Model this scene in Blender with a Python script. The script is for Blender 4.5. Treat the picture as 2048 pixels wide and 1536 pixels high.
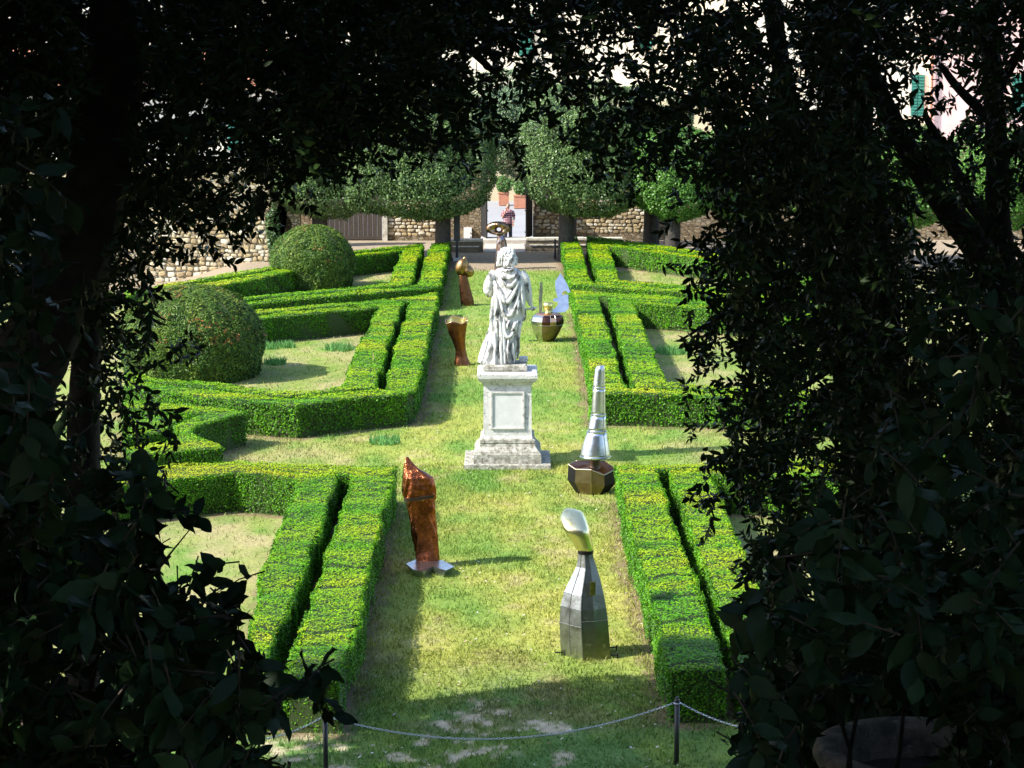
import bpy, bmesh, math, random
import numpy as np
from mathutils import Vector, Matrix
from mathutils.geometry import tessellate_polygon

for o in list(bpy.data.objects):
    bpy.data.objects.remove(o)
random.seed(7)
RNG = np.random.default_rng(11)
scene = bpy.context.scene
COL = scene.collection

# ------------------------------------------------------------------ camera, sky, sun, exposure
F = 4500.0                       # focal length in photo pixels (2048 wide)
CH = 9.0                         # eye height above the garden lawn
PITCH = math.atan(718 / F)
YAW = math.atan(11 / F)
cam_d = bpy.data.cameras.new('camera')
cam = bpy.data.objects.new('camera', cam_d)
COL.objects.link(cam)
cam_d.sensor_width = 36.0
cam_d.lens = 36.0 * F / 2048
cam_d.clip_start = 0.1
cam_d.clip_end = 2000
cam.location = (0, 0, CH)
cam.rotation_euler = (math.pi / 2 - PITCH, 0, -YAW)
scene.camera = cam
scene.render.resolution_x = 1024
scene.render.resolution_y = 768

TOSUN = Vector((-0.94, -0.34, 0)).normalized() * math.cos(math.radians(41))
TOSUN.z = math.sin(math.radians(41))
world = bpy.data.worlds.new('World')
scene.world = world
world.use_nodes = True
wn = world.node_tree.nodes
sky = wn.new('ShaderNodeTexSky')
sky.sky_type = 'NISHITA'
sky.sun_disc = False
sky.sun_elevation = math.radians(41)
sky.sun_rotation = math.atan2(TOSUN.x, TOSUN.y)
world.node_tree.links.new(sky.outputs[0], wn['Background'].inputs[0])
wn['Background'].inputs[1].default_value = 0.12
sun_d = bpy.data.lights.new('sun', 'SUN')
sun_d.energy = 3.4
sun_d.angle = math.radians(0.5)
sun_d.color = (1.0, 0.95, 0.86)
sun = bpy.data.objects.new('sun', sun_d)
COL.objects.link(sun)
sun.location = (-40, -15, 60)
sun.rotation_euler = TOSUN.to_track_quat('Z', 'Y').to_euler()
scene.view_settings.view_transform = 'Standard'
scene.view_settings.look = 'None'
scene.view_settings.gamma = 1.0
scene.view_settings.exposure = 1.58

# ------------------------------------------------------------------ pixel -> place
_r = Vector((math.cos(YAW), -math.sin(YAW), 0))
_f = Vector((math.sin(YAW) * math.cos(PITCH), math.cos(YAW) * math.cos(PITCH), -math.sin(PITCH)))
_u = _r.cross(_f)
def ray(px, py):
    return _f + _r * ((px - 1024) / F) + _u * ((768 - py) / F)
def G(px, py, z=0.0):            # point where the ray meets the level z
    d = ray(px, py)
    return Vector((0, 0, CH)) + d * ((z - CH) / d.z)
def D(px, py, depth):            # point at a given depth along the view axis
    return Vector((0, 0, CH)) + ray(px, py) * depth
def Y(px, py, y):                # point at a given ground distance y
    d = ray(px, py)
    return Vector((0, 0, CH)) + d * (y / d.y)
def mpp(p):                      # metres per photo pixel at a point
    return (Vector(p) - Vector((0, 0, CH))).dot(_f) / F

# ------------------------------------------------------------------ noise
_tab = np.random.default_rng(5).random((256, 256))
def vn(x, y, s=0):
    x = np.asarray(x, float) + s * 17.3; y = np.asarray(y, float) + s * 31.7
    xi = np.floor(x).astype(int); yi = np.floor(y).astype(int)
    fx = x - xi; fy = y - yi
    fx = fx * fx * (3 - 2 * fx); fy = fy * fy * (3 - 2 * fy)
    a = _tab[xi % 256, yi % 256]; b = _tab[(xi + 1) % 256, yi % 256]
    c = _tab[xi % 256, (yi + 1) % 256]; d = _tab[(xi + 1) % 256, (yi + 1) % 256]
    return (a * (1 - fx) + b * fx) * (1 - fy) + (c * (1 - fx) + d * fx) * fy
def fbm(x, y, s=0, o=4):
    t = 0; a = 0.5; n = 0
    for k in range(o):
        t = t + a * vn(np.asarray(x) * 2 ** k, np.asarray(y) * 2 ** k, s + k); n += a; a *= 0.5
    return t / n
def sstep(a, b, x):
    t = np.clip((np.asarray(x, float) - a) / (b - a), 0, 1)
    return t * t * (3 - 2 * t)
def lerp3(a, b, t):
    t = np.asarray(t)[..., None]
    return np.asarray(a) * (1 - t) + np.asarray(b) * t

# ------------------------------------------------------------------ materials
MATS = {}
def mat(name, color=(0.5, 0.5, 0.5), rough=0.6, metal=0.0, spec=0.5, attr=False, transl=0.0,
        noise=None, noise2=None, bump=None, stretch=None):
    """noise=(scale, colour2, lo, hi)  noise2 likewise; bump=(scale, strength, distance)"""
    if name in MATS: return MATS[name]
    m = bpy.data.materials.new(name); m.use_nodes = True
    nt = m.node_tree; N = nt.nodes; L = nt.links
    b = N['Principled BSDF']
    b.inputs['Roughness'].default_value = rough
    b.inputs['Metallic'].default_value = metal
    b.inputs['Specular IOR Level'].default_value = spec
    b.inputs['Base Color'].default_value = (*color, 1)
    tc = N.new('ShaderNodeTexCoord'); vec = tc.outputs['Object']
    if stretch:
        mp = N.new('ShaderNodeMapping'); mp.inputs['Scale'].default_value = stretch
        L.new(vec, mp.inputs[0]); vec = mp.outputs[0]
    cur = None
    if attr:
        a = N.new('ShaderNodeAttribute'); a.attribute_name = 'col'; cur = a.outputs['Color']
    for nz in (noise, noise2):
        if not nz: continue
        t = N.new('ShaderNodeTexNoise'); t.inputs['Scale'].default_value = nz[0]
        t.inputs['Detail'].default_value = 6; t.inputs['Roughness'].default_value = 0.65
        L.new(vec, t.inputs['Vector'])
        r = N.new('ShaderNodeValToRGB')
        r.color_ramp.elements[0].position = nz[2]; r.color_ramp.elements[1].position = nz[3]
        L.new(t.outputs[0], r.inputs[0])
        mx = N.new('ShaderNodeMix'); mx.data_type = 'RGBA'
        L.new(r.outputs[0], mx.inputs['Factor'])
        if cur is None: mx.inputs['A'].default_value = (*color, 1)
        else: L.new(cur, mx.inputs['A'])
        mx.inputs['B'].default_value = (*nz[1], 1)
        if nz[1] == 'dark': pass
        cur = mx.outputs['Result']
    if cur is not None: L.new(cur, b.inputs['Base Color'])
    if bump:
        t = N.new('ShaderNodeTexNoise'); t.inputs['Scale'].default_value = bump[0]
        t.inputs['Detail'].default_value = 8; t.inputs['Roughness'].default_value = 0.7
        L.new(vec, t.inputs['Vector'])
        bp = N.new('ShaderNodeBump'); bp.inputs['Strength'].default_value = bump[1]
        bp.inputs['Distance'].default_value = bump[2]
        L.new(t.outputs[0], bp.inputs['Height']); L.new(bp.outputs[0], b.inputs['Normal'])
    if transl:
        tr = N.new('ShaderNodeBsdfTranslucent')
        if cur is not None: L.new(cur, tr.inputs[0])
        else: tr.inputs[0].default_value = (*color, 1)
        ms = N.new('ShaderNodeMixShader'); ms.inputs[0].default_value = transl
        L.new(b.outputs[0], ms.inputs[1]); L.new(tr.outputs[0], ms.inputs[2])
        L.new(ms.outputs[0], N['Material Output'].inputs[0])
    MATS[name] = m
    return m

M_BOX = mat('box leaves', attr=True, rough=0.48, spec=0.22, transl=0.22)
M_BOXCORE = mat('box inner twigs', (0.030, 0.058, 0.009), rough=0.9, noise=(30, (0.05, 0.045, 0.02), 0.5, 0.75))
M_ILEX = mat('ilex leaves', attr=True, rough=0.42, spec=0.35, transl=0.12)
M_OAK = mat('holm oak leaves', attr=True, rough=0.45, spec=0.24, transl=0.10)
M_LAUREL = mat('laurel leaves', attr=True, rough=0.48, spec=0.2, transl=0.10, bump=(60, 0.25, 0.01))
M_BARK = mat('bark', (0.040, 0.034, 0.028), rough=0.9, noise=(9, (0.075, 0.065, 0.052), 0.4, 0.7), bump=(14, 0.9, 0.05))
M_TWIG = mat('twig', (0.06, 0.045, 0.03), rough=0.9)
M_GRASS = mat('grass blades', attr=True, rough=0.55, spec=0.25, transl=0.3)
M_STONE = mat('weathered travertine', (0.48, 0.47, 0.44), rough=0.8, noise=(5, (0.66, 0.65, 0.62), 0.35, 0.65),
              noise2=(11, (0.15, 0.14, 0.12), 0.56, 0.70), bump=(22, 0.5, 0.03))
M_STONE_L = mat('lichen stone', (0.50, 0.48, 0.42), rough=0.9, noise=(9, (0.16, 0.15, 0.11), 0.36, 0.60),
                noise2=(26, (0.66, 0.64, 0.58), 0.56, 0.70), bump=(26, 0.8, 0.04))
M_MARBLE = mat('statue marble', (0.62, 0.61, 0.58), rough=0.75, stretch=(1.0, 1.0, 0.40),
               noise=(4.0, (0.42, 0.42, 0.41), 0.46, 0.66), noise2=(8.0, (0.075, 0.075, 0.072), 0.50, 0.61), bump=(28, 0.4, 0.02))

# ------------------------------------------------------------------ mesh + object helpers
ORG = {}
def link(o, parent=None):
    COL.objects.link(o)
    if parent is not None: o.parent = parent
    return o
def thing(name, label, cat, loc, group=None):
    o = bpy.data.objects.new(name, None)
    o.empty_display_size = 0.2
    o.location = loc; link(o)
    o['label'] = label; o['category'] = cat
    if group: o['group'] = group
    ORG[o.name] = Vector(loc)
    return o
def tag(o, label, cat, group=None):
    o['label'] = label; o['category'] = cat
    if group: o['group'] = group
    return o
def finish(name, me, m, parent, smooth):
    o = bpy.data.objects.new(name, me)
    link(o, parent)
    for x in (m if isinstance(m, (list, tuple)) else [m]): me.materials.append(x)
    if smooth: me.polygons.foreach_set('use_smooth', np.ones(len(me.polygons), bool))
    ORG[o.name] = ORG[parent.name] if parent is not None else Vector((0, 0, 0))
    return o
def mk(name, V, Fc, m, parent=None, smooth=False, mi=None):
    """general faces, world coordinates in, stored relative to the parent"""
    off = ORG[parent.name] if parent is not None else Vector((0, 0, 0))
    me = bpy.data.meshes.new(name)
    me.from_pydata([tuple(Vector(v) - off) for v in V], [], [tuple(f) for f in Fc])
    if mi is not None: me.polygons.foreach_set('material_index', mi)
    me.update()
    return finish(name, me, m, parent, smooth)
def mknp(name, V, Fc, m, parent=None, col=None, smooth=False):
    off = np.array(ORG[parent.name]) if parent is not None else np.zeros(3)
    V = np.ascontiguousarray((V - off).astype(np.float32)); Fc = np.ascontiguousarray(Fc.astype(np.int32))
    n, k = Fc.shape
    me = bpy.data.meshes.new(name)
    me.vertices.add(len(V)); me.vertices.foreach_set('co', V.ravel())
    me.loops.add(n * k); me.loops.foreach_set('vertex_index', Fc.ravel())
    me.polygons.add(n)
    me.polygons.foreach_set('loop_start', np.arange(0, n * k, k, dtype=np.int32))
    me.polygons.foreach_set('loop_total', np.full(n, k, np.int32))
    if col is not None:
        a = me.attributes.new('col', 'FLOAT_COLOR', 'POINT')
        c = np.ones((len(V), 4), np.float32); c[:, :3] = col
        a.data.foreach_set('color', c.ravel())
    me.update(calc_edges=True)
    return finish(name, me, m, parent, smooth)

class MB:
    def __init__(s): s.V = []; s.F = []; s.mi = []
    def add(s, V, Fc, mi=0):
        b = len(s.V); s.V += [Vector(v) for v in V]
        for f in Fc: s.F.append([b + i for i in f]); s.mi.append(mi)
    def box(s, c, size, rz=0.0, mi=0, taper=1.0, bev=0.0):
        c = Vector(c); sx, sy, sz = [q / 2 for q in size]
        R = Matrix.Rotation(rz, 3, 'Z')
        if bev <= 0:
            V = [c + R @ Vector((x * (taper if z > 0 else 1), y * (taper if z > 0 else 1), z)) for z in (-sz, sz) for x, y in ((-sx, -sy), (sx, -sy), (sx, sy), (-sx, sy))]
            s.add(V, [(3, 2, 1, 0), (4, 5, 6, 7), (0, 1, 5, 4), (1, 2, 6, 5), (2, 3, 7, 6), (3, 0, 4, 7)], mi)
        else:
            lev = [(-sz, bev), (-sz + bev, 0), (sz - bev, 0), (sz, bev)]
            rings = []
            for z, ins in lev:
                k = taper if z > 0 else 1
                a, b = (sx - ins) * k, (sy - ins) * k
                rings.append([c + R @ Vector((x, y, z)) for x, y in ((-a, -b), (a, -b), (a, b), (-a, b))])
            s.rings(rings, mi)
    def rings(s, rings, mi=0, cap=True, closed=True):
        n = len(rings[0]); V = [v for r in rings for v in r]; Fc = []
        for i in range(len(rings) - 1):
            for j in range(n if closed else n - 1):
                a = i * n + j; b = i * n + (j + 1) % n
                Fc.append((a, b, b + n, a + n))
        if cap:
            Fc.append(tuple(range(n - 1, -1, -1))); Fc.append(tuple((len(rings) - 1) * n + j for j in range(n)))
        s.add(V, Fc, mi)
    def tube(s, pts, rad, n=10, mi=0, cap=True, wob=0.0):
        pts = [Vector(p) for p in pts]
        if not isinstance(rad, (list, tuple)): rad = [rad] * len(pts)
        rings = []; up = Vector((0, 0, 1)); prev = None
        for i, p in enumerate(pts):
            t = (pts[min(i + 1, len(pts) - 1)] - pts[max(i - 1, 0)]).normalized()
            if prev is None:
                a = t.orthogonal().normalized()
            else:
                a = (prev - t * prev.dot(t)).normalized()
            prev = a; b = t.cross(a)
            rings.append([p + (a * math.cos(2 * math.pi * j / n) + b * math.sin(2 * math.pi * j / n)) * rad[i] * (1 + wob * random.uniform(-1, 1)) for j in range(n)])
        s.rings(rings, mi, cap)
    def ball(s, c, r, n=12, m=8, mi=0):
        c = Vector(c); r = r if isinstance(r, (list, tuple)) else (r, r, r)
        rings = []
        for i in range(m + 1):
            th = -math.pi / 2 + math.pi * (0.02 + 0.96 * i / m)
            rings.append([c + Vector((r[0] * math.cos(th) * math.cos(2 * math.pi * j / n), r[1] * math.cos(th) * math.sin(2 * math.pi * j / n), r[2] * math.sin(th))) for j in range(n)])
        s.rings(rings, mi)
    def prism(s, outline, axis, depth, mi=0):
        """outline: list of Vectors (planar), extruded by axis*depth"""
        n = len(outline); ax = Vector(axis) * depth
        A = [Vector(v) for v in outline]; B = [v + ax for v in A]
        s.add(A + B, [tuple(range(n - 1, -1, -1)), tuple(range(n, 2 * n))] + [(i, (i + 1) % n, (i + 1) % n + n, i + n) for i in range(n)], mi)
    def build(s, name, m, parent=None, smooth=False):
        return mk(name, s.V, s.F, m, parent, smooth, s.mi if isinstance(m, (list, tuple)) else None)

def remesh(o, vox, smooth_iter=0):
    mt = list(o.data.materials)
    md = o.modifiers.new('r', 'REMESH'); md.mode = 'VOXEL'; md.voxel_size = vox
    if smooth_iter:
        sm = o.modifiers.new('s', 'SMOOTH'); sm.iterations = smooth_iter; sm.factor = 0.5
    dg = bpy.context.evaluated_depsgraph_get()
    me = bpy.data.meshes.new_from_object(o.evaluated_get(dg))
    o.modifiers.clear(); o.data = me
    me.materials.clear()
    for x in mt: me.materials.append(x)
    me.polygons.foreach_set('use_smooth', np.ones(len(me.polygons), bool))
    return o
def sell(n, e=2.0):              # superellipse unit outline
    out = []
    for j in range(n):
        a = 2 * math.pi * j / n; c = math.cos(a); s_ = math.sin(a)
        out.append((math.copysign(abs(c) ** (2 / e), c), math.copysign(abs(s_) ** (2 / e), s_)))
    return out

def unit_dirs(n):
    v = RNG.normal(size=(n, 3)); return v / np.linalg.norm(v, axis=1)[:, None]
def diamonds(C, Nrm, size, tilt, aspect=0.55):
    """one leaf-shaped quad per centre, roughly facing Nrm"""
    n = len(C)
    nn = Nrm + unit_dirs(n) * tilt
    nn /= np.linalg.norm(nn, axis=1)[:, None] + 1e-9
    a = np.cross(nn, unit_dirs(n)); a /= np.linalg.norm(a, axis=1)[:, None] + 1e-9
    b = np.cross(nn, a)
    L = (size * RNG.uniform(0.7, 1.3, n))[:, None]
    V = np.stack([C - a * L * 0.5, C + b * L * aspect * 0.5 + a * L * 0.08, C + a * L * 0.5, C - b * L * aspect * 0.5 + a * L * 0.08], 1).reshape(-1, 3)
    return V, np.arange(4 * n).reshape(-1, 4)

# ------------------------------------------------------------------ hedge outlines (tops, in photo pixels)
HZ = 0.75
HEDGES = [
 ('L1o', 'foreground left clipped box hedge bordering the lawn beside the copper sculpture',
  [(793,932),(784,960),(737,1150),(704,1285),(684,1357),(569,1355),(580,1325),(637,1150),(706,954),(700,949),(600,947),(540,941),(520,936),(500,929),(515,923),(560,926),(610,931)]),
 ('L1i', 'inner foreground left box hedge turning left around a dry bed',
  [(680,948),(604,1150),(552,1284),(536,1352),(470,1352),(500,1284),(517,1150),(600,957),(467,945),(300,962),(200,975),(200,945),(332,932),(440,924),(490,921),(505,928),(530,939),(580,947)]),
 ('L0o', 'star-pointed low box hedge left of the statue path',
  [(495,822),(440,838),(395,853),(382,866),(400,875),(445,894),(345,903),(250,914),(250,895),(340,880),(352,866),(352,848),(398,826),(320,823),(250,815),(250,800),(322,807)]),
 ('L0i', 'small inner box hedge nested inside the star-pointed hedge',
  [(250,820),(320,827),(380,829),(345,845),(338,862),(250,872)]),
 ('L2o', 'outer box hedge with angled front around the bed of the large round topiary',
  [(877,584),(857,682),(833,780),(812,788),(705,796),(595,811),(487,804),(350,787),(250,774),(250,758),(350,771),(425,780),(550,794),(582,796),(637,789),(725,781),(770,778),(794,682),(824,601),(650,614),(500,628),(420,636),(420,629),(500,621),(812,594)]),
 ('L2i', 'inner box hedge around the bed of the large round topiary',
  [(807,603),(776,682),(750,774.5),(725,777),(637,785),(582,792),(550,790),(425,775),(350,767),(250,755),(250,742),(320,758),(450,767),(537,779),(595,783),(640,780),(687,771),(720,682),(760,614),(502,638.5),(420,646.5),(420,640),(500,632),(650,618)]),
 ('L3o', 'far left outer box hedge along the lawn in front of the smaller round topiary',
  [(898,484),(881,572),(880,574),(560,601),(475,613),(400,620),(400,612),(470,606),(560,594.5),(822,572),(836,569),(862,487)]),
 ('L3b', 'far left box hedge strip nearest the sunlit rubble wall',
  [(845,486),(845,489),(805,494),(710,504),(542,540),(375,566),(312,580),(250,592),(250,582),(312,571),(542,533),(705,501)]),
 ('L3i', 'far left inner box hedge enclosing the smaller round topiary',
  [(845,491),(820,569.5),(560,592),(462,600.5),(400,605.5),(400,600),(457,596),(560,587),(702,574),(777,566),(807,500),(707,512),(542,552),(422,575),(330,593),(330,585),(375,570),(542,543.5),(710,507),(805,497)]),
 ('R3o', 'far right outer box hedge along the lawn near the gate',
  [(1121,472),(1139,568),(1187,572),(1375,585),(1460,592),(1700,612),(1700,603),(1460,584),(1367,577),(1187,564),(1180,561),(1154,474)]),
 ('R3b', 'far right box hedge strip running off below the low stone wall',
  [(1175,471),(1295,487),(1380,499),(1460,510),(1700,542),(1700,549),(1460,515),(1380,505),(1255,488),(1180,477)]),
 ('R3i', 'far right inner box hedge around a dry triangular bed',
  [(1175,480),(1197,561.5),(1367,574.5),(1460,581.5),(1700,600),(1700,594),(1460,576),(1365,569),(1240,560),(1214,491),(1280,501),(1380,514),(1460,525),(1700,557),(1700,551),(1460,518.5),(1380,508),(1255,491.5)]),
 ('R2o', 'middle right outer box hedge with straight front behind the cone sculpture',
  [(1144,581),(1177,734),(1184,787),(1210,787),(1412,791),(1480,797),(1560,803),(1800,818),(1800,807),(1560,793),(1480,787),(1412,781),(1300,777),(1250,776.5),(1195,594),(1280,601),(1380,607),(1500,615),(1750,632),(1750,622),(1500,606),(1380,597),(1240,587)]),
 ('R2i', 'middle right inner box hedge beside a dry bed',
  [(1219,597.5),(1266,773.5),(1300,774.5),(1412,778.5),(1560,789.5),(1800,804),(1800,795),(1560,780),(1400,770),(1332,765),(1267,606),(1377,614),(1500,623),(1750,640),(1750,634.5),(1500,618),(1380,609.5),(1280,603.5)]),
 ('R1o', 'foreground right clipped box hedge bordering the lawn beside the steel bell sculpture',
  [(1231,931),(1262,1065),(1300,1192),(1337,1337),(1452,1337),(1406,1197),(1355,1065),(1313,940),(1352,938),(1385,937),(1480,930),(1600,926),(1900,914),(1900,905),(1600,918),(1480,922),(1375,928),(1340,930)]),
 ('R1i', 'inner foreground right box hedge partly hidden by dark leaves',
  [(1339,941),(1432,1192),(1480,1336),(1590,1336),(1530,1200),(1465,1050),(1421,948),(1480,951),(1600,958),(1900,973),(1900,918),(1600,931),(1480,933),(1385,939)]),
]
HPOLY = {}
for code, lab, px in HEDGES:
    HPOLY[code] = np.array([G(a, b, HZ)[:2] for a, b in px])

# ------------------------------------------------------------------ terrain
def ground_z(x, y):
    x = np.asarray(x, float); y = np.asarray(y, float)
    hill = 7.35 * np.clip((22 - y) / 20, 0, 1)
    hill = hill + 0.12 * (fbm(x * 0.7, y * 0.7, 3) - 0.5) * np.clip((22 - y) / 6, 0, 1)
    dip = -0.8 * sstep(-9.6, -13.5, x) * sstep(72, 84, y)
    return hill + dip
def gz(x, y): return float(ground_z(np.array([x]), np.array([y]))[0])

def seg_dist(PX, PY, poly):
    dmin = np.full(PX.shape, 9.0)
    n = len(poly)
    for i in range(n):
        a = poly[i]; b = poly[(i + 1) % n]; ab = b - a
        t = np.clip(((PX - a[0]) * ab[0] + (PY - a[1]) * ab[1]) / (ab @ ab + 1e-9), 0, 1)
        dmin = np.minimum(dmin, np.hypot(PX - a[0] - t * ab[0], PY - a[1] - t * ab[1]))
    return dmin
def in_poly(PX, PY, poly):
    r = np.zeros(PX.shape, bool); n = len(poly); j = n - 1
    for i in range(n):
        xi, yi = poly[i]; xj, yj = poly[j]
        c = ((yi > PY) != (yj > PY)) & (PX < (xj - xi) * (PY - yi) / (yj - yi + 1e-12) + xi)
        r ^= c; j = i
    return r
BARE = [(G(940,1440), 0.55, 0.5), (G(1060,1445), 0.55, 0.35), (G(960,1500), 0.6, 0.22), (G(905,1515), 0.4, 0.4), (G(800,1520), 0.5, 0.3), (G(840,1480), 0.45, 0.2), (G(1110,1465),0.3,0.3), (G(1000,1425),0.4,0.3), (G(600,1500),0.7,0.35), (G(700,1535),0.5,0.3), (G(1120,1520),0.2,0.2)]
def lawn_cols(x, y):
    n1 = fbm(x * 0.45, y * 0.3, 1); n2 = fbm(x * 1.7, y * 1.1, 9); n3 = fbm(x * 5, y * 4, 4, 3)
    g = np.array((0.130, 0.235, 0.042)); yl = np.array((0.33, 0.325, 0.075)); tan = np.array((0.35, 0.305, 0.155)); dg = np.array((0.085, 0.19, 0.05)); br = np.array((0.22, 0.17, 0.085))
    t = np.clip(0.50 + (n1 - 0.5) * 1.7 + (n2 - 0.5) * 1.1, 0, 1)
    c = lerp3(g, yl, t)
    c = lerp3(c, tan, np.clip((n2 - 0.60) * 2.4 + (n3 - 0.52) * 1.6, 0, 0.6))
    c = c * (0.82 + 0.36 * vn(x * 11, y * 9, 71))[..., None]
    ax = 0.07                                     # aisle centre line
    hw = 2.25
    side = sstep(hw + 0.6, hw + 1.8, np.abs(x - ax)) * (1 - sstep(25.5, 27, y) * 0)
    cross = sstep(43.0, 44.5, y) * (1 - sstep(50.5, 52.0, y))
    dryf = np.clip(side * 0.62 - 0.1 + (n2 - 0.48) * 2.0 * side, 0, 0.9) * sstep(27, 28, y)
    c = lerp3(c, tan * 0.95, dryf * (1 - 0.35 * cross))
    c = lerp3(c, g * 0.9, side * np.clip((n1 - 0.52) * 4 + (n3 - 0.5) * 1.5, 0, 0.75))
    far = sstep(58, 72, y) * (1 - side)
    c = lerp3(c, np.array((0.15, 0.27, 0.05)), far * 0.55)
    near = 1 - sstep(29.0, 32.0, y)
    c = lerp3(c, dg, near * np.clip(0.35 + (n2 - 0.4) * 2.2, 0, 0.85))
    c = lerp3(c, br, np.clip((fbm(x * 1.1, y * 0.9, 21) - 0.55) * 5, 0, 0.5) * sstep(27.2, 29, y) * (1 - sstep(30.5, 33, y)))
    for p, r1, r2 in BARE:
        dd = np.hypot((x - p.x) / (r1 * 0.8), (y - p.y) / (r2 * 1.8))
        m = np.clip((0.45 - dd) * 1.8 + (n3 - 0.5) * 5.0 + (n2 - 0.5) * 3.0 + (vn(x * 14, y * 10, 77) - 0.5) * 1.6, 0, 1) * sstep(1.5, 0.9, dd)
        c = lerp3(c, np.array((0.50, 0.415, 0.29)) * (0.8 + 0.4 * n3[..., None]), m * 0.9)
    # hard trodden earth in front of the gate
    e = sstep(82.6, 83.6, y + 0.8 * (n2 - 0.5))
    c = lerp3(c, np.array((0.30, 0.24, 0.17)), e)
    return c, n3
gx = np.concatenate([np.arange(-60, -16, 4.0), np.arange(-16, -2.6, 0.16), np.arange(-2.6, 3.0, 0.055), np.arange(3.0, 12.01, 0.16), np.arange(13, 62, 4.0)])
gy = np.concatenate([np.arange(-30, 1, 3.0), np.arange(1, 24, 0.5), np.arange(24, 31, 0.055), np.arange(31, 50, 0.16), np.arange(50, 90.2, 0.3)])
XX, YY = np.meshgrid(gx, gy)
ZZ = ground_z(XX, YY)
ccol, _n3 = lawn_cols(XX, YY)
dm = np.full(XX.shape, 9.0)
for k, p in HPOLY.items():
    x0, y0 = p.min(0) - 1; x1, y1 = p.max(0) + 1
    msk = (XX > x0) & (XX < x1) & (YY > y0) & (YY < y1)
    d_ = seg_dist(XX[msk], YY[msk], p); d_[in_poly(XX[msk], YY[msk], p)] = 0
    dm[msk] = np.minimum(dm[msk], d_)
soil = 1 - sstep(0.06, 0.30, dm + 0.45 * (_n3 - 0.5))
SOILC = np.array((0.20, 0.145, 0.09))
ccol = lerp3(ccol, SOILC, soil * 0.9)
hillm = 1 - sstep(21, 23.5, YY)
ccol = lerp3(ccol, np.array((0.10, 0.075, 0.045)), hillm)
nr, nc = XX.shape
idx = np.arange(nr * nc).reshape(nr, nc)
FF = np.stack([idx[:-1, :-1], idx[:-1, 1:], idx[1:, 1:], idx[1:, :-1]], -1).reshape(-1, 4)
M_LAWN = mat('lawn', attr=True, rough=0.95, spec=0.1, bump=(9, 0.6, 0.06))
nt = M_LAWN.node_tree                              # fine grain over the patch colours
_t = nt.nodes.new('ShaderNodeTexNoise'); _t.inputs['Scale'].default_value = 14; _t.inputs['Detail'].default_value = 8; _t.inputs['Roughness'].default_value = 0.75
_m = nt.nodes.new('ShaderNodeMapRange'); _m.inputs['From Min'].default_value = 0.3; _m.inputs['From Max'].default_value = 0.7; _m.inputs['To Min'].default_value = 0.62; _m.inputs['To Max'].default_value = 1.3
_x = nt.nodes.new('ShaderNodeVectorMath'); _x.operation = 'SCALE'
_tc = [n for n in nt.nodes if n.type == 'TEX_COORD'][0]; _at = [n for n in nt.nodes if n.type == 'ATTRIBUTE'][0]
nt.links.new(_tc.outputs['Object'], _t.inputs['Vector']); nt.links.new(_t.outputs[0], _m.inputs[0])
nt.links.new(_at.outputs['Color'], _x.inputs[0]); nt.links.new(_m.outputs[0], _x.inputs['Scale'])
nt.links.new(_x.outputs[0], nt.nodes['Principled BSDF'].inputs['Base Color'])
ground = mknp('ground', np.stack([XX, YY, ZZ], -1).reshape(-1, 3), FF, M_LAWN, None, ccol.reshape(-1, 3), True)
ground['kind'] = 'structure'

# grass blades over the lawn (short, thinning with distance)
def blades(x0, x1, y0, y1, dens, ln, seed):
    n = int((x1 - x0) * (y1 - y0) * dens)
    x = RNG.uniform(x0, x1, n); y = RNG.uniform(y0, y1, n)
    keep = np.ones(n, bool)
    for p in HPOLY.values(): keep &= ~in_poly(x, y, p)
    c, n3 = lawn_cols(x, y)
    bare = (c[:, 2] > 0.28) | (c[:, 0] > 0.42)
    keep &= (~bare) | (RNG.random(n) < 0.25)
    keep &= RNG.random(n) < np.clip(0.3 + 1.6 * (fbm(x * 2.3, y * 2.0, 33) - 0.25), 0.15, 1)
    x, y, c = x[keep], y[keep], c[keep]; n = len(x)
    a = RNG.uniform(0, 2 * np.pi, n); h = ln * RNG.uniform(0.5, 1.3, n); w = ln * RNG.uniform(0.10, 0.2, n)
    dx, dy = np.cos(a), np.sin(a); lean = RNG.uniform(0.2, 1.0, n) * h; la = RNG.uniform(0, 2 * np.pi, n)
    z = ground_z(x, y)
    V = np.stack([np.stack([x - dx * w, y - dy * w, z], -1), np.stack([x + dx * w, y + dy * w, z], -1),
                  np.stack([x + np.cos(la) * lean, y + np.sin(la) * lean, z + h], -1)], 1).reshape(-1, 3)
    c = c * RNG.uniform(0.65, 1.4, n)[:, None] * np.array((1.0, 1.05, 0.9))
    return V, np.arange(3 * n).reshape(-1, 3), np.repeat(c, 3, 0)
bl = [blades(-3.5, 3.6, 25.0, 32, 900, 0.06, 1), blades(-2.6, 2.8, 32, 46, 600, 0.06, 2), blades(-9, 9, 43, 53, 230, 0.065, 3),
      blades(-2.6, 2.8, 53, 84, 200, 0.07, 4), blades(-10, -3, 28, 82, 70, 0.07, 5), blades(3, 9, 28, 84, 60, 0.07, 6)]
o_ = 0; Vs = []; Fs = []; Cs = []
for v, f, c in bl:
    Vs.append(v); Fs.append(f + o_); Cs.append(c); o_ += len(v)
grass = mknp('grass', np.concatenate(Vs), np.concatenate(Fs), M_GRASS, None, np.concatenate(Cs))
grass['kind'] = 'stuff'; grass['label'] = 'short patchy summer grass covering the garden lawns'; grass['category'] = 'grass'

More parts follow.
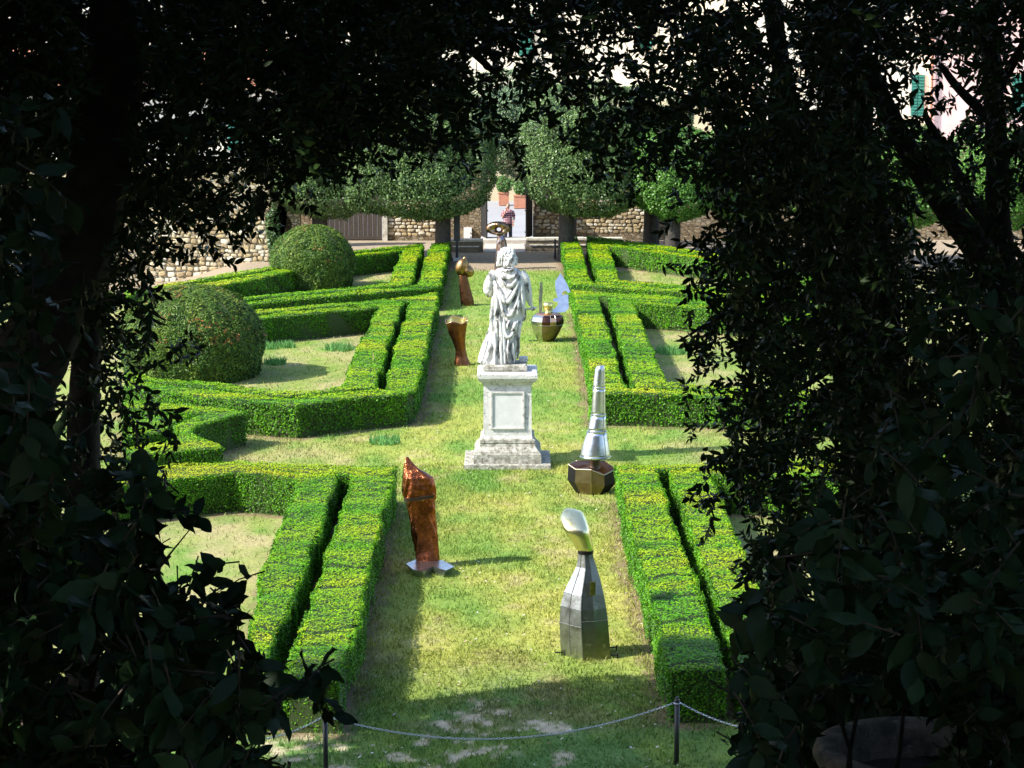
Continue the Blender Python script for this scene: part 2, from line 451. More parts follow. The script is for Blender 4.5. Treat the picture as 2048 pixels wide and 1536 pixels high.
# fallen leaves and chips lying on the lawn
nfl = 900
fx_ = RNG.uniform(-2.4, 2.6, nfl); fy_ = 25 + 58 * RNG.random(nfl) ** 1.7
kp = np.ones(nfl, bool)
for p in HPOLY.values(): kp &= ~in_poly(fx_, fy_, p)
fx_, fy_ = fx_[kp], fy_[kp]
Vq, Fq = diamonds(np.column_stack([fx_, fy_, np.full(len(fx_), 0.035)]), np.tile((0, 0, 1.0), (len(fx_), 1)), 0.055, 0.5, 0.5)
fcol = lerp3(np.array((0.22, 0.14, 0.06)), np.array((0.62, 0.58, 0.48)), RNG.random(len(fx_)))
fl_ = mknp('fallen_leaves', Vq, Fq, mat('dry leaf', attr=True, rough=0.8), None, np.repeat(fcol, 4, 0))
fl_['kind'] = 'stuff'; fl_['label'] = 'scattered dry fallen leaves on the central lawn'; fl_['category'] = 'leaves'

# ------------------------------------------------------------------ box hedges
HEDGE_COLS = (np.array((0.030, 0.080, 0.006)), np.array((0.095, 0.310, 0.004)), np.array((0.260, 0.410, 0.005)), np.array((0.400, 0.420, 0.014)))
def ramp4(t, cols):
    t = np.clip(t, 0, 0.999) * 3; i = t.astype(int); f = (t - i)[:, None]
    C = np.array(cols)
    return C[i] * (1 - f) + C[i + 1] * f
def hedge(code, lab, poly):
    n = len(poly)
    if sum(poly[i][0] * poly[(i + 1) % n][1] - poly[(i + 1) % n][0] * poly[i][1] for i in range(n)) < 0: poly = poly[::-1]
    cen = poly.mean(0); dist = max(25, float(np.hypot(*cen)))
    root = thing('box_hedge', lab, 'hedge', (cen[0], cen[1], 0), 'clipped box hedges of the parterre')
    zb = -0.5 if code == 'L3b' else -0.05
    ins = []
    for i in range(n):                               # the leafless core sits inside the leaf surface
        a = poly[i] - poly[i - 1]; b = poly[(i + 1) % n] - poly[i]
        na = np.array((-a[1], a[0])) / (np.hypot(*a) + 1e-9); nb = np.array((-b[1], b[0])) / (np.hypot(*b) + 1e-9)
        w_ = na + nb; w_ = w_ / max(0.6, np.hypot(*w_))
        ins.append(poly[i] + w_ * 0.065)
    V = [Vector((p[0], p[1], zb)) for p in ins] + [Vector((p[0], p[1], HZ - 0.04)) for p in ins]
    Fc = [(i, (i + 1) % n, (i + 1) % n + n, i + n) for i in range(n)]
    tris = tessellate_polygon([[Vector((p[0], p[1], 0)) for p in poly]])
    for t in tris:
        a, b, c = t
        if (poly[b][0] - poly[a][0]) * (poly[c][1] - poly[a][1]) - (poly[b][1] - poly[a][1]) * (poly[c][0] - poly[a][0]) < 0: a, c = c, a
        Fc.append((a + n, b + n, c + n))
    mk('clipped_body', V, Fc, M_BOXCORE, root)
    k = dist / 38.0
    size = 0.034 * k ** 0.8; dens = 1750 / k ** 1.6
    pts = []; nr_ = []; vv = []
    for t in tris:
        A, B, C = [poly[i] for i in t]
        ar = abs((B[0] - A[0]) * (C[1] - A[1]) - (B[1] - A[1]) * (C[0] - A[0])) / 2
        m = int(ar * dens * 1.15) + 1
        u = RNG.random((m, 2)); fl = u.sum(1) > 1; u[fl] = 1 - u[fl]
        P = A + u[:, :1] * (B - A) + u[:, 1:] * (C - A)
        hb = 0.07 * (fbm(P[:, 0] * 1.3, P[:, 1] * 1.3, 5) - 0.5) + 0.05 * (fbm(P[:, 0] * 5, P[:, 1] * 5, 6, 2) - 0.5)
        ct = P[:, 1] * 0.85 + 0.25 * vn(P[:, 0] * 2, P[:, 1] * 0.4, 81) + 0.3 * np.sin(P[:, 0] * 1.7)
        notch = (ct - np.floor(ct)) < 0.05 + 0.07 * vn(P[:, 0] * 6, P[:, 1], 83)
        hb = hb + 0.05 * (_tab[np.floor(ct).astype(int) % 256, 3] - 0.5) - 0.035 * notch
        ed = seg_dist(P[:, 0], P[:, 1], poly); hb = hb - 0.05 * np.clip(1 - ed / 0.07, 0, 1) ** 2
        pts.append(np.column_stack([P, HZ + hb + RNG.normal(0, 0.011, m)]))
        nr_.append(np.tile((0, 0, 1.0), (m, 1)))
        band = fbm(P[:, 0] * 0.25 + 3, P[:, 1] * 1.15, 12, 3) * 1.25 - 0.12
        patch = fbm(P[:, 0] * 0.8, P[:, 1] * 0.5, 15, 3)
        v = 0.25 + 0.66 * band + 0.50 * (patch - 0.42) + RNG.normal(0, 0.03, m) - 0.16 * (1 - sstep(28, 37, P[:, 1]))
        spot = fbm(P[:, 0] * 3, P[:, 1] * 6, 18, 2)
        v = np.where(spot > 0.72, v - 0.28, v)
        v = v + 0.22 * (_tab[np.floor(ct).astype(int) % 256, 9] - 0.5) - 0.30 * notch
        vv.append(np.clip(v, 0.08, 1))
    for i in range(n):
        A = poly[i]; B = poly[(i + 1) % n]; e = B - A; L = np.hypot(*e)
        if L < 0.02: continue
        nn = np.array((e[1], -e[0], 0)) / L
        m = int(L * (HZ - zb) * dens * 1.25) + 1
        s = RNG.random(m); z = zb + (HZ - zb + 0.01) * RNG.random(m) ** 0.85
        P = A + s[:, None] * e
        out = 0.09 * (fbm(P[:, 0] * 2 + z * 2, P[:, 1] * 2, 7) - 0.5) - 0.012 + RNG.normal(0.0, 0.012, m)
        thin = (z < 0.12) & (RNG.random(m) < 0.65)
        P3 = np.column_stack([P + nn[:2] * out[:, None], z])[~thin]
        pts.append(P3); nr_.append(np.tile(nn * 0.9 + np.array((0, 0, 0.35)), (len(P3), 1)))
        vv.append(np.clip(0.11 + 0.40 * (fbm(P3[:, 0] * 2.5, P3[:, 2] * 2.5 + P3[:, 1], 8) - 0.35) + RNG.normal(0, 0.11, len(P3)), 0.02, 0.75))  # older side leaves, coloured darker still so the faces read as shaded
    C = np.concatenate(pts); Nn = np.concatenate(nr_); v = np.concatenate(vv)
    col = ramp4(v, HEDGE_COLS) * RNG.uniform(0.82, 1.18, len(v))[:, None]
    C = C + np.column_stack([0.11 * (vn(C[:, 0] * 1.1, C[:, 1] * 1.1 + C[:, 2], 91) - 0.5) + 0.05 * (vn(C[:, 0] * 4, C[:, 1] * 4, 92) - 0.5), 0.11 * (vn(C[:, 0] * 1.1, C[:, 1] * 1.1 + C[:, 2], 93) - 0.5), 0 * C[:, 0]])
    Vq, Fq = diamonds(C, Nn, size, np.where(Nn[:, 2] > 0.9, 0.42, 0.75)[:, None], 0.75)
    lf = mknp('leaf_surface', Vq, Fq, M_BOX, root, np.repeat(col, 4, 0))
    lf['kind'] = 'stuff'
    return root
for code, lab, px in HEDGES:
    hedge(code, lab, HPOLY[code])

# ------------------------------------------------------------------ round topiaries
def topiary(lab, px, py, rpx, ytop, redn, size):
    c = G(px, py); s = mpp(c); R = rpx * s
    ang = math.atan2(CH, c.y); 
    # height from the ray over the top at the centre's distance
    H = Y(px, ytop, c.y - 0.15 * R).z
    root = thing('round_topiary', lab, 'topiary', c, 'round clipped topiaries')
    def prof(t):                  # t 0 bottom .. 1 top  -> (radius factor, z)
        zz = t
        r = np.where(zz < 0.42, 0.90 + 0.10 * np.sin(np.clip(zz / 0.42, 0, 1) * np.pi / 2), np.sqrt(np.clip(1 - ((zz - 0.42) / 0.58) ** 2.15, 0, 1)))
        return r
    tt = np.linspace(0, 1, 24); rr = prof(tt) * 0.955; rr[-1] = 0.02
    mb = MB()
    mb.rings([[c + Vector((R * r * math.cos(a), R * r * math.sin(a), H * t * 0.975)) for a in np.linspace(0, 2 * np.pi, 32, endpoint=False)] for t, r in zip(tt, rr)])
    mb.build('clipped_body', M_BOXCORE, root, True)
    n = int(2 * math.pi * R * H * 1250)
    # area-weighted heights
    tg = np.linspace(0.005, 0.999, 400); rg = prof(tg); drg = np.gradient(rg * R, tg * H); w = rg * np.sqrt(1 + drg ** 2); w[-6:] = w[-7]
    t = RNG.choice(tg, n, p=w / w.sum()) + RNG.uniform(-0.0012, 0.0012, n)
    t = np.clip(t, 0.003, 0.9995)
    a = RNG.uniform(0, 2 * np.pi, n)
    r = prof(t); sl = np.interp(t, tg, drg)
    lump = 0.26 * (fbm(a * 3.2, t * 5, 41) - 0.5) + 0.10 * (fbm(a * 11, t * 7, 42, 3) - 0.5)
    groove = fbm(a * 14, t * 3.0, 44, 2)
    rad = R * r + lump + RNG.normal(0, 0.02, n)
    C = np.column_stack([c.x + rad * np.cos(a), c.y + rad * np.sin(a), c.z + H * t + 0.5 * lump * (t > 0.7)])
    Nn = np.column_stack([np.cos(a), np.sin(a), -sl]); Nn /= np.linalg.norm(Nn, axis=1)[:, None]
    Vq, Fq = diamonds(C, Nn + np.array((0, 0, 0.4)), size, 0.8, 0.42)
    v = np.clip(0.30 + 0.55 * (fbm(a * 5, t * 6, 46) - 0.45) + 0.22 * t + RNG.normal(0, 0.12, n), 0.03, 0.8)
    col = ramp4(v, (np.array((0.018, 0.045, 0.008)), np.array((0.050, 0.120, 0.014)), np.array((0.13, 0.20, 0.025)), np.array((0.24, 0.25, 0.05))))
    rd = (fbm(a * 4.5 + 1.7, t * 11, 48, 3) > redn) & (t > 0.45) & (RNG.random(n) < 0.22)
    col[rd] = np.array((0.36, 0.15, 0.05)) * RNG.uniform(0.6, 1.2, rd.sum())[:, None]
    col *= RNG.uniform(0.7, 1.3, n)[:, None]
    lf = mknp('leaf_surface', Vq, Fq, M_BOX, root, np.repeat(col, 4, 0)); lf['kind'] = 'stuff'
topiary('large round yew topiary with reddish dead tips, nearer of the two', 386, 752, 141, 574, 0.63, 0.075)
topiary('smaller round topiary by the far rubble wall', 626, 575, 82, 452, 0.70, 0.08)

# ------------------------------------------------------------------ pedestal and statue
PB = G(1015, 925); PS = mpp(PB)
ped = thing('stone_pedestal', 'tall panelled stone pedestal carrying the white robed statue', 'pedestal', PB)
def pm(px): return px * PS
K = 1 / math.cos(math.radians(10.5))
mb = MB(); mb.box(PB + Vector((0, 0.0, 0.05)), (1.78, 1.60, 0.12), bev=0.015); mb.build('ground_slab', M_STONE_L, ped)
def lev(name, rows, m):
    """rows: (z, half width)"""
    mb = MB(); mb.rings([[PB + Vector((x * h, y * h, z)) for x, y in ((-1, -1), (1, -1), (1, 1), (-1, 1))] for z, h in rows])
    return mb.build(name, m, ped)
lev('base_step', [(0.112, 0.695), (0.30, 0.69), (0.315, 0.675)], M_STONE_L)
lev('base_moulding', [(0.316, 0.665), (0.345, 0.655), (0.40, 0.60), (0.44, 0.575), (0.50, 0.555), (0.52, 0.565), (0.575, 0.56), (0.60, 0.53)], M_STONE_L)
die = lev('die', [(0.601, 0.515), (0.66, 0.50), (1.70, 0.488), (1.705, 0.49)], M_STONE)
mb = MB()
fy = PB.y - 0.505
def frame(z0, z1, hw, t, dy):
    for (cx, cz, sx, sz) in ((0, z0 + t / 2, 2 * hw, t), (0, z1 - t / 2, 2 * hw, t), (-hw + t / 2, (z0 + z1) / 2, t, z1 - z0 - 2 * t), (hw - t / 2, (z0 + z1) / 2, t, z1 - z0 - 2 * t)):
        mb.box((PB.x + cx, fy, PB.z + cz), (sx, dy, sz))
frame(0.80, 1.58, 0.345, 0.035, 0.05)
mb.build('panel_frame', M_STONE, die)
mb = MB(); mb.box((PB.x, fy + 0.012, PB.z + 1.19), (0.618, 0.03, 0.706)); mb.build('panel', mat('panel stone', (0.54, 0.54, 0.53), rough=0.7, noise=(4, (0.64, 0.64, 0.62), 0.35, 0.65), noise2=(45, (0.45, 0.44, 0.4), 0.66, 0.75), bump=(40, 0.2, 0.01)), die)
lev('cap', [(1.706, 0.495), (1.73, 0.515), (1.77, 0.53), (1.79, 0.575), (1.835, 0.60), (1.86, 0.615), (1.94, 0.62), (1.965, 0.60), (1.975, 0.56)], M_STONE)
ZT = 1.976
st = thing('statue', 'white marble statue of a robed long-haired figure seen from behind', 'statue', PB + Vector((0, 0, ZT)))
SO = PB + Vector((0, 0.0, ZT))
mb = MB(); mb.box(SO + Vector((-0.05, -0.02, 0.065)), (0.90, 0.82, 0.13), bev=0.03); mb.build('rough_plinth', M_STONE_L, st)
mb = MB(); mb.box(SO + Vector((0.33, 0.12, 0.18)), (0.18, 0.3, 0.10), bev=0.02); mb.build('plinth_lump', M_STONE, st)
zs = 0.00176; zk = 0.00179
def SX(x): return (x - 470) * zs
def SZ(y): return 0.12 + (1400 - y) * zk
rows = [(1400,150,585),(1360,150,590),(1300,175,598),(1250,192,606),(1200,205,615),(1150,215,625),(1100,228,634),(1050,240,645),(950,240,668),(850,245,680),(750,262,690),(650,276,694),(560,292,694),(480,300,690),(420,296,682),(370,288,668),(330,300,645),(305,330,612),(285,380,565),(268,420,520),(240,430,505)]
rz_ = np.array([SZ(r[0]) for r in rows]); rl = np.array([SX(r[1]) for r in rows]); rh = np.array([SX(r[2]) for r in rows])
NZ, NA = 230, 160
zz = np.linspace(rz_[0], rz_[-1], NZ)
cx = np.interp(zz, rz_, (rl + rh) / 2); hw = np.interp(zz, rz_, (rh - rl) / 2)
dp = hw * np.interp(zz, [0.1, 0.8, 1.4, 1.9, 2.1, 2.3], [0.78, 0.70, 0.66, 0.62, 0.62, 0.9])
rings = []
for i in range(NZ):
    ring = []
    for j in range(NA):
        a = 2 * math.pi * j / NA
        ca, sa = math.cos(a), math.sin(a)
        e = 2.35
        x = math.copysign(abs(ca) ** (2 / e), ca); y = math.copysign(abs(sa) ** (2 / e), sa)
        u = math.atan2(math.cos(a) + 0.10, -math.sin(a))          # 0 at the back, + to the right
        z = zz[i]
        low = 1 - 1 / (1 + math.exp(-(z - 0.95) / 0.14))
        w2 = 2.3 * x + 0.4 * math.sin(2.4 * z + 1) + 0.15 * math.sin(6 * z + x)
        vf = w2 - math.floor(w2)
        f1 = edge = diag = 0.0
        f2 = ((1 - min(vf, 1 - vf) * 2) ** 2.0 * 0.05 - 0.012) * (0.15 + 0.85 * low)
        ns = 0.035 * (float(vn(x * 4 + 9, z * 4 + y, 3)) - 0.5) + 0.015 * (float(vn(x * 9, z * 10 + y, 5)) - 0.5)
        k = f1 + f2 + edge + diag + ns - 0.03
        ring.append(SO + Vector((cx[i] + x * (hw[i] + k), y * (dp[i] + k), z)))
    rings.append(ring)
mb = MB(); mb.rings(rings)
def sp(x, y, d=0.0): return SO + Vector((SX(x), d, SZ(y)))
def tubes(pts, rad, n=14): mb.tube(pts, rad, n)
FOLDS = [[(370,360),(420,392),(480,408),(540,388),(578,345)], [(362,372),(400,430),(465,488),(522,490),(562,440),(592,375)],
 [(318,440),(368,530),(418,610),(450,682),(484,670),(530,600),(572,520),(602,430)], [(328,480),(380,620),(400,720),(425,790),(462,836),(512,826),(556,750),(592,640),(608,520)],
 [(430,860),(436,960),(446,1030),(474,1082),(512,1070),(562,990),(592,880)], [(520,540),(480,590),(455,640)], [(312,430),(330,560),(345,700),(338,800),(318,836)],
 [(632,470),(640,600),(652,720),(672,850),(658,905)], [(622,900),(612,1000),(592,1120),(602,1220),(586,1345)], [(380,830),(390,950),(402,1080),(396,1200),(402,1385)],
 [(430,870),(424,1000),(432,1150),(442,1385)], [(330,1000),(318,1080),(332,1180),(318,1300),(326,1390)], [(258,1090),(276,1180),(252,1280),(206,1372)], [(545,1130),(532,1250),(548,1385)],
 [(482,1110),(480,1250),(492,1385)], [(300,620),(285,760),(278,900),(290,1010)], [(350,880),(345,960),(356,1040)], [(570,900),(548,960),(520,1010)], [(500,880),(480,930),(470,985)], [(600,640),(598,740),(580,830)], [(405,300),(455,322),(520,316),(560,296)]]
for fi, fo in enumerate(FOLDS):
    Q = []
    for i in range(len(fo) - 1):
        for q in range(6): Q.append((fo[i][0] + (fo[i + 1][0] - fo[i][0]) * q / 6, fo[i][1] + (fo[i + 1][1] - fo[i][1]) * q / 6))
    Q.append(fo[-1])
    for _ in range(3): Q = [Q[0]] + [((Q[i - 1][0] + 2 * Q[i][0] + Q[i + 1][0]) / 4, (Q[i - 1][1] + 2 * Q[i][1] + Q[i + 1][1]) / 4) for i in range(1, len(Q) - 1)] + [Q[-1]]
    pts_ = []; rad_ = []
    for i, (fx_, fy_) in enumerate(Q):
        z = SZ(fy_); cx0 = np.interp(z, zz, cx); h0 = np.interp(z, zz, hw); d0 = np.interp(z, zz, dp)
        xn = max(-0.97, min(0.97, (SX(fx_) - cx0) / h0)); yy_ = -d0 * (1 - abs(xn) ** 2.35) ** (1 / 2.35)
        pts_.append(SO + Vector((SX(fx_), yy_ - 0.006, z))); u_ = i / (len(Q) - 1)
        rad_.append((0.016 + 0.026 * math.sin(math.pi * min(1, max(0, u_))) ** 0.6) * (0.85 + 0.3 * ((fi * 7) % 5) / 5))
    mb.tube(pts_, rad_, 10)
tubes([sp(330, 345), sp(280, 420, -0.03), sp(255, 500, -0.02), sp(245, 560, 0.0), sp(262, 600, 0.10), sp(300, 610, 0.30)], [0.10, 0.115, 0.12, 0.10, 0.085, 0.06])   # bent left arm in its sleeve
for q in range(4): tubes([sp(300 - q * 14, 420 + q * 42, -0.11), sp(250 - q * 6, 470 + q * 36, -0.07), sp(222 + q * 4, 500 + q * 30, 0.0)], [0.012, 0.028, 0.015], 8)
tubes([sp(620, 350), sp(672, 420), sp(698, 500), sp(716, 590), sp(728, 660, 0.02), sp(742, 735, 0.03)], [0.10, 0.105, 0.09, 0.078, 0.062, 0.042])                    # hanging right arm
for q in range(5): tubes([sp(650 + q * 8, 400 + q * 22, -0.10), sp(690 + q * 6, 410 + q * 24, -0.06), sp(720 + q * 3, 440 + q * 22, 0.02)], [0.01, 0.024, 0.012], 8)
mb.ball(sp(765, 768, 0.03), (0.045, 0.05, 0.055))                                                       # fist, fingers closed on a baton
for q in range(4): tubes([sp(757 + q * 9, 750, -0.02), sp(760 + q * 9, 764, -0.035), sp(762 + q * 9, 782, -0.02), sp(762 + q * 8, 786, 0.02)], [0.011, 0.012, 0.011, 0.009], 7)
tubes([sp(745, 752, 0.0), sp(752, 765, -0.04), sp(770, 764, -0.045)], [0.013, 0.013, 0.01], 7)
tubes([sp(430, 250, 0.02), sp(455, 200, 0.03), sp(462, 170, 0.02)], [0.10, 0.085, 0.08])
mb.ball(sp(466, 150, 0.03), (0.118, 0.14, 0.155), 20, 14)
tubes([sp(466, 150, 0.15), sp(466, 165, 0.185)], [0.03, 0.018], 8)                                       # nose, away from the viewer
for sx in (-1, 1): mb.ball(SO + Vector((SX(466) + sx * 0.045, 0.15, SZ(145))), 0.016, 8, 6)
tubes([sp(452, 190, 0.15), sp(480, 190, 0.15)], 0.012, 6)
# support of drapery at the lower left
tubes([sp(190, 1395, 0.05), sp(205, 1300, 0.03), sp(235, 1180, 0.0), sp(265, 1060, 0.0), sp(285, 960, 0.02)], [0.13, 0.12, 0.10, 0.075, 0.04])
for q in range(6): tubes([sp(165 + q * 34, 1395, -0.18 - 0.02 * (q % 3)), sp(195 + q * 30, 1280, -0.20), sp(240 + q * 24, 1120, -0.22)], [0.034, 0.028, 0.012], 8)
sb = mb.build('body', M_MARBLE, st)
remesh(sb, 0.0105)
mb = MB()
rr_ = random.Random(3)
HC = sp(466, 148, 0.02)
for q in range(38):                                         # long wavy locks from the crown down to the shoulders
    az = 2 * math.pi * (q + rr_.uniform(-0.3, 0.3)) / 38
    if math.sin(az) > 0.55: continue                        # face side left open
    ln = rr_.uniform(0.85, 1.05); pts_ = []; rad_ = []
    for k in range(14):
        t = k / 13
        th = 1.45 - 1.9 * min(1, t * 1.25)                  # from near the top, down the skull
        rr0 = 0.128 * max(0.12, math.cos(th)) if th > -0.1 else 0.128
        z = 0.150 * math.sin(th) if t < 0.8 else 0.150 * math.sin(1.45 - 1.9) - (t - 0.8) * 0.78 * ln
        flare = 0.10 * max(0, t - 0.40) + (0.012 if q % 2 else -0.006)
        wv = 0.020 * math.sin(t * 17 + q * 1.7)
        a2 = az + wv * 4
        pts_.append(HC + Vector(((rr0 + flare + wv) * math.cos(a2) * 1.05, (rr0 + flare * 0.6 + wv) * math.sin(a2) * 1.12, z)))
        rad_.append(0.015 + 0.008 * math.sin(t * 13 + q))
    mb.tube(pts_, rad_, 7)
mb.ball(HC, (0.112, 0.125, 0.140), 18, 12)
hr = mb.build('hair', mat('hair marble', (0.66, 0.65, 0.62), rough=0.8, noise=(14, (0.30, 0.30, 0.29), 0.55, 0.7), bump=(40, 0.3, 0.01)), st); remesh(hr, 0.0085)
mb = MB(); mb.tube([sp(684, 777, 0.0), sp(815, 760, 0.05)], [0.022, 0.022], 12); mb.build('baton', M_MARBLE, st, True)

# ------------------------------------------------------------------ metal sculptures
def metal(name, c, rough, n=None, n2=None, bump=None, stretch=None, metalv=1.0):
    return mat(name, c, rough=rough, metal=metalv, noise=n, noise2=n2, bump=bump, stretch=stretch)
M_COPPER = metal('hammered copper', (0.46, 0.135, 0.055), 0.13, (5, (0.20, 0.06, 0.026), 0.42, 0.62), (8, (0.80, 0.42, 0.27), 0.62, 0.75), (7, 0.5, 0.06))
M_STEEL = metal('welded steel', (0.50, 0.51, 0.53), 0.36, (4, (0.20, 0.20, 0.19), 0.40, 0.66), (9, (0.70, 0.71, 0.73), 0.58, 0.75), (16, 0.22, 0.02))
M_STEEL_SHADE = metal('shaded welded steel', (0.22, 0.225, 0.20), 0.38, (3, (0.15, 0.155, 0.12), 0.42, 0.7), (7, (0.42, 0.44, 0.42), 0.58, 0.75), (14, 0.2, 0.02))  # darker copy of the welded steel for the bell's shaded side
M_BRASS = metal('polished brass', (0.80, 0.68, 0.27), 0.34, (6, (0.50, 0.38, 0.12), 0.5, 0.75), None, (18, 0.12, 0.01))
M_ALU = metal('sheet aluminium', (0.66, 0.68, 0.71), 0.30, (5, (0.45, 0.49, 0.55), 0.45, 0.7), None, (5, 0.18, 0.03))
M_BRONZE = metal('olive bronze sheet', (0.22, 0.17, 0.095), 0.48, (6, (0.15, 0.115, 0.06), 0.45, 0.7), None, (10, 0.2, 0.02))
M_BROWN = metal('brown patinated copper', (0.30, 0.115, 0.05), 0.30, (6, (0.16, 0.055, 0.03), 0.45, 0.7), (14, (0.42, 0.18, 0.08), 0.6, 0.8), (12, 0.35, 0.03))
M_BLACK = mat('blackened iron', (0.012, 0.011, 0.011), rough=0.5, metal=0.6)
M_WELD = metal('weld seam', (0.26, 0.26, 0.25), 0.5, (30, (0.2, 0.2, 0.2), 0.4, 0.6), None, (60, 0.5, 0.01))

def loft(base, s, rows, x0, ybase, e=2.2, n=32, depth=0.8, yoff=0.0, sub=4, disp=0.0, seed=0, rot=0.0, poly=None, crump=0.0):
    """rows: (photo y, left x, right x[, depth factor]) from bottom to top, scaled to metres at the sculpture's own distance"""
    out = poly or sell(n, e)
    kk = 1 / math.cos(math.atan2(CH, base.y))
    R_ = []
    ys = [r[0] for r in rows]
    T = np.linspace(0, len(rows) - 1, (len(rows) - 1) * sub + 1)
    iy = np.interp(T, range(len(rows)), ys)
    il = np.interp(T, range(len(rows)), [r[1] for r in rows]); ir = np.interp(T, range(len(rows)), [r[2] for r in rows])
    idp = np.interp(T, range(len(rows)), [r[3] if len(r) > 3 else depth for r in rows])
    for y, l, r, dd in zip(iy, il, ir, idp):
        h = (r - l) / 2 * s; c = ((l + r) / 2 - x0) * s; z = (ybase - y) * s * kk
        ring = []
        for q, (a, b) in enumerate(out):
            ca, sa = math.cos(rot), math.sin(rot)
            dn = 1 + (disp * (float(vn(a * 3 + seed, z * 4 + b * 3, seed)) - 0.5) + (crump * (float(vn(a * 9 + b * 4 + seed, z * 11 + b * 6, seed + 2)) - 0.5) if crump else 0) if disp else 0)
            xx, yy = a * dn, b * dn
            xr, yr = xx * ca - yy * sa, xx * sa + yy * ca
            ring.append(base + Vector((c + xr * h, yoff + yr * h * dd, z)))
        R_.append(ring)
    return R_

# 1 copper monolith on a steel plate
b1 = G(858, 1134); s1 = mpp(b1)
t = thing('metal_sculpture', 'crumpled bright copper monolith with slanted top on a steel foot plate', 'sculpture', b1, 'metal sculptures on the lawn')
mb = MB()
def pl(px, py, z): return G(px, py, z)
oct_ = [(812,1127),(832,1119),(858,1122),(884,1120),(909,1133),(892,1141),(866,1133),(846,1143),(826,1139)]
cpl = Vector((0, 0, 0))
top = [G(a, b, 0.13) for a, b in oct_]
ctr = sum((p for p in top), Vector()) / len(top)
bot = [Vector((ctr.x + (p.x - ctr.x) * 0.82, ctr.y + (p.y - ctr.y) * 0.82, -0.01)) for p in top]
mb.rings([bot, top]); mb.build('foot_plate', metal('foot plate steel', (0.55, 0.58, 0.64), 0.3, (5, (0.35, 0.37, 0.4), 0.45, 0.7), None, (8, 0.15, 0.02)), t)
low = [(1130,835,879),(1100,829,877),(1082,826.5,876),(1046,821,873),(1020,816,871.5),(999,812.5,870)]
up_ = [(1003,811,871),(997,810,871),(985,809,871),(973,809,869.5),(962,809,866),(952,809.5,851),(945,810,838),(934,811,827),(922,814,818)]
mb = MB(); mb.rings(loft(b1, s1, low, 858, 1140, 4.5, 64, 0.62, 0.0, 14, 0.18, 2, crump=0.13)); mb.build('shaft', M_COPPER, t, True)
mb = MB(); mb.rings(loft(b1, s1, up_, 858, 1140, 4.0, 64, 0.62, 0.0, 14, 0.24, 5, crump=0.20)); mb.build('slanted_head', M_COPPER, t, True)
mb = MB()
rg = loft(b1, s1, [(1001,808.5,871.5),(995,808.5,872.5)], 858, 1140, 4.5, 40, 0.66, 0, 1)
for ring in rg:
    for v in ring: v.z += (v.x - b1.x) * 0.13
mb.rings(rg); mb.build('band', mat('band', (0.05, 0.04, 0.03), rough=0.5, metal=0.8), t)

# 2 steel bell with brass head
b2 = G(1172, 1311); s2 = mpp(b2)
t = thing('metal_sculpture', 'grey welded steel bell-shaped sculpture with tilted shiny brass head', 'sculpture', b2, 'metal sculptures on the lawn')
sq = [(-1.0, 0.10), (-0.62, -0.42), (-0.14, -0.95), (0.42, -0.82), (0.98, -0.52), (1.0, 0.25), (0.5, 0.9), (-0.4, 0.85)]
body = [(1318,1124,1221),(1302,1121,1220.5),(1253,1119,1216),(1220,1121,1211.5),(1193.6,1127.5,1206),(1165,1141,1199),(1143,1152,1192),(1126,1154.5,1186),(1114,1156,1184)]
rg = loft(b2, s2, body, 1172, 1318, depth=0.85, sub=3, poly=sq)
mb = MB(); mb.rings(rg); o = mb.build('bell_body', [M_STEEL, M_STEEL_SHADE], t)
mid = np.zeros(len(o.data.polygons), np.int32)
for f in o.data.polygons:
    if f.index < (len(rg) - 1) * 8 and (f.index % 8) in (2, 3, 4): mid[f.index] = 1  # faces right of the ridge: shade put into the steel colour
o.data.polygons.foreach_set('material_index', mid)
mb = MB()
for j in (1, 2): mb.tube([r[j] for r in rg[1:]], 0.008, 6)
mb.tube([rg[7][j] for j in (2, 3, 4, 5)], 0.005, 6); mb.tube([rg[12][j] for j in (0, 1)], 0.006, 6); mb.tube([rg[6][j] for j in (0, 1, 2)], 0.005, 6)
mb.build('weld_seam', M_WELD, t)
head = [(1114,1157,1184),(1106,1150,1184.5),(1098,1145.5,1183.5),(1083,1134.5,1180.5),(1065,1123.5,1176),(1052,1120,1172),(1042,1121,1168),(1034,1125,1163),(1030,1129,1150),(1028.5,1132,1140)]
hr_ = loft(b2, s2, head, 1172, 1318, depth=0.62, sub=3, poly=[(-1, -0.05), (-0.72, -0.62), (-0.2, -0.9), (0.34, -1.0), (0.78, -0.7), (1, -0.05), (0.7, 0.7), (0, 1), (-0.7, 0.7)])
for ring in hr_:                                            # the hood leans back above its brow and tucks in below it
    z_ = ring[0].z; zb0 = b2.z + (1318 - 1114) * s2; zb1 = b2.z + (1318 - 1064) * s2; zb2 = b2.z + (1318 - 1028) * s2
    dy_ = -0.10 * (z_ - zb0) / (zb1 - zb0) if z_ < zb1 else -0.10 + 0.24 * ((z_ - zb1) / (zb2 - zb1)) ** 1.3
    for v in ring: v.y += dy_; v.z -= dy_ * 0.23
mb = MB(); mb.rings(hr_); mb.build('brass_head', metal('pale polished brass', (0.90, 0.82, 0.50), 0.30, (6, (0.62, 0.50, 0.20), 0.52, 0.75), None, (12, 0.15, 0.015)), t, True)
mb = MB(); mb.rings(loft(b2, s2, [(1117,1154.5,1185.5),(1111,1154.5,1185.5)], 1172, 1318, depth=0.85, sub=1)); mb.build('neck_collar', M_BLACK, t)
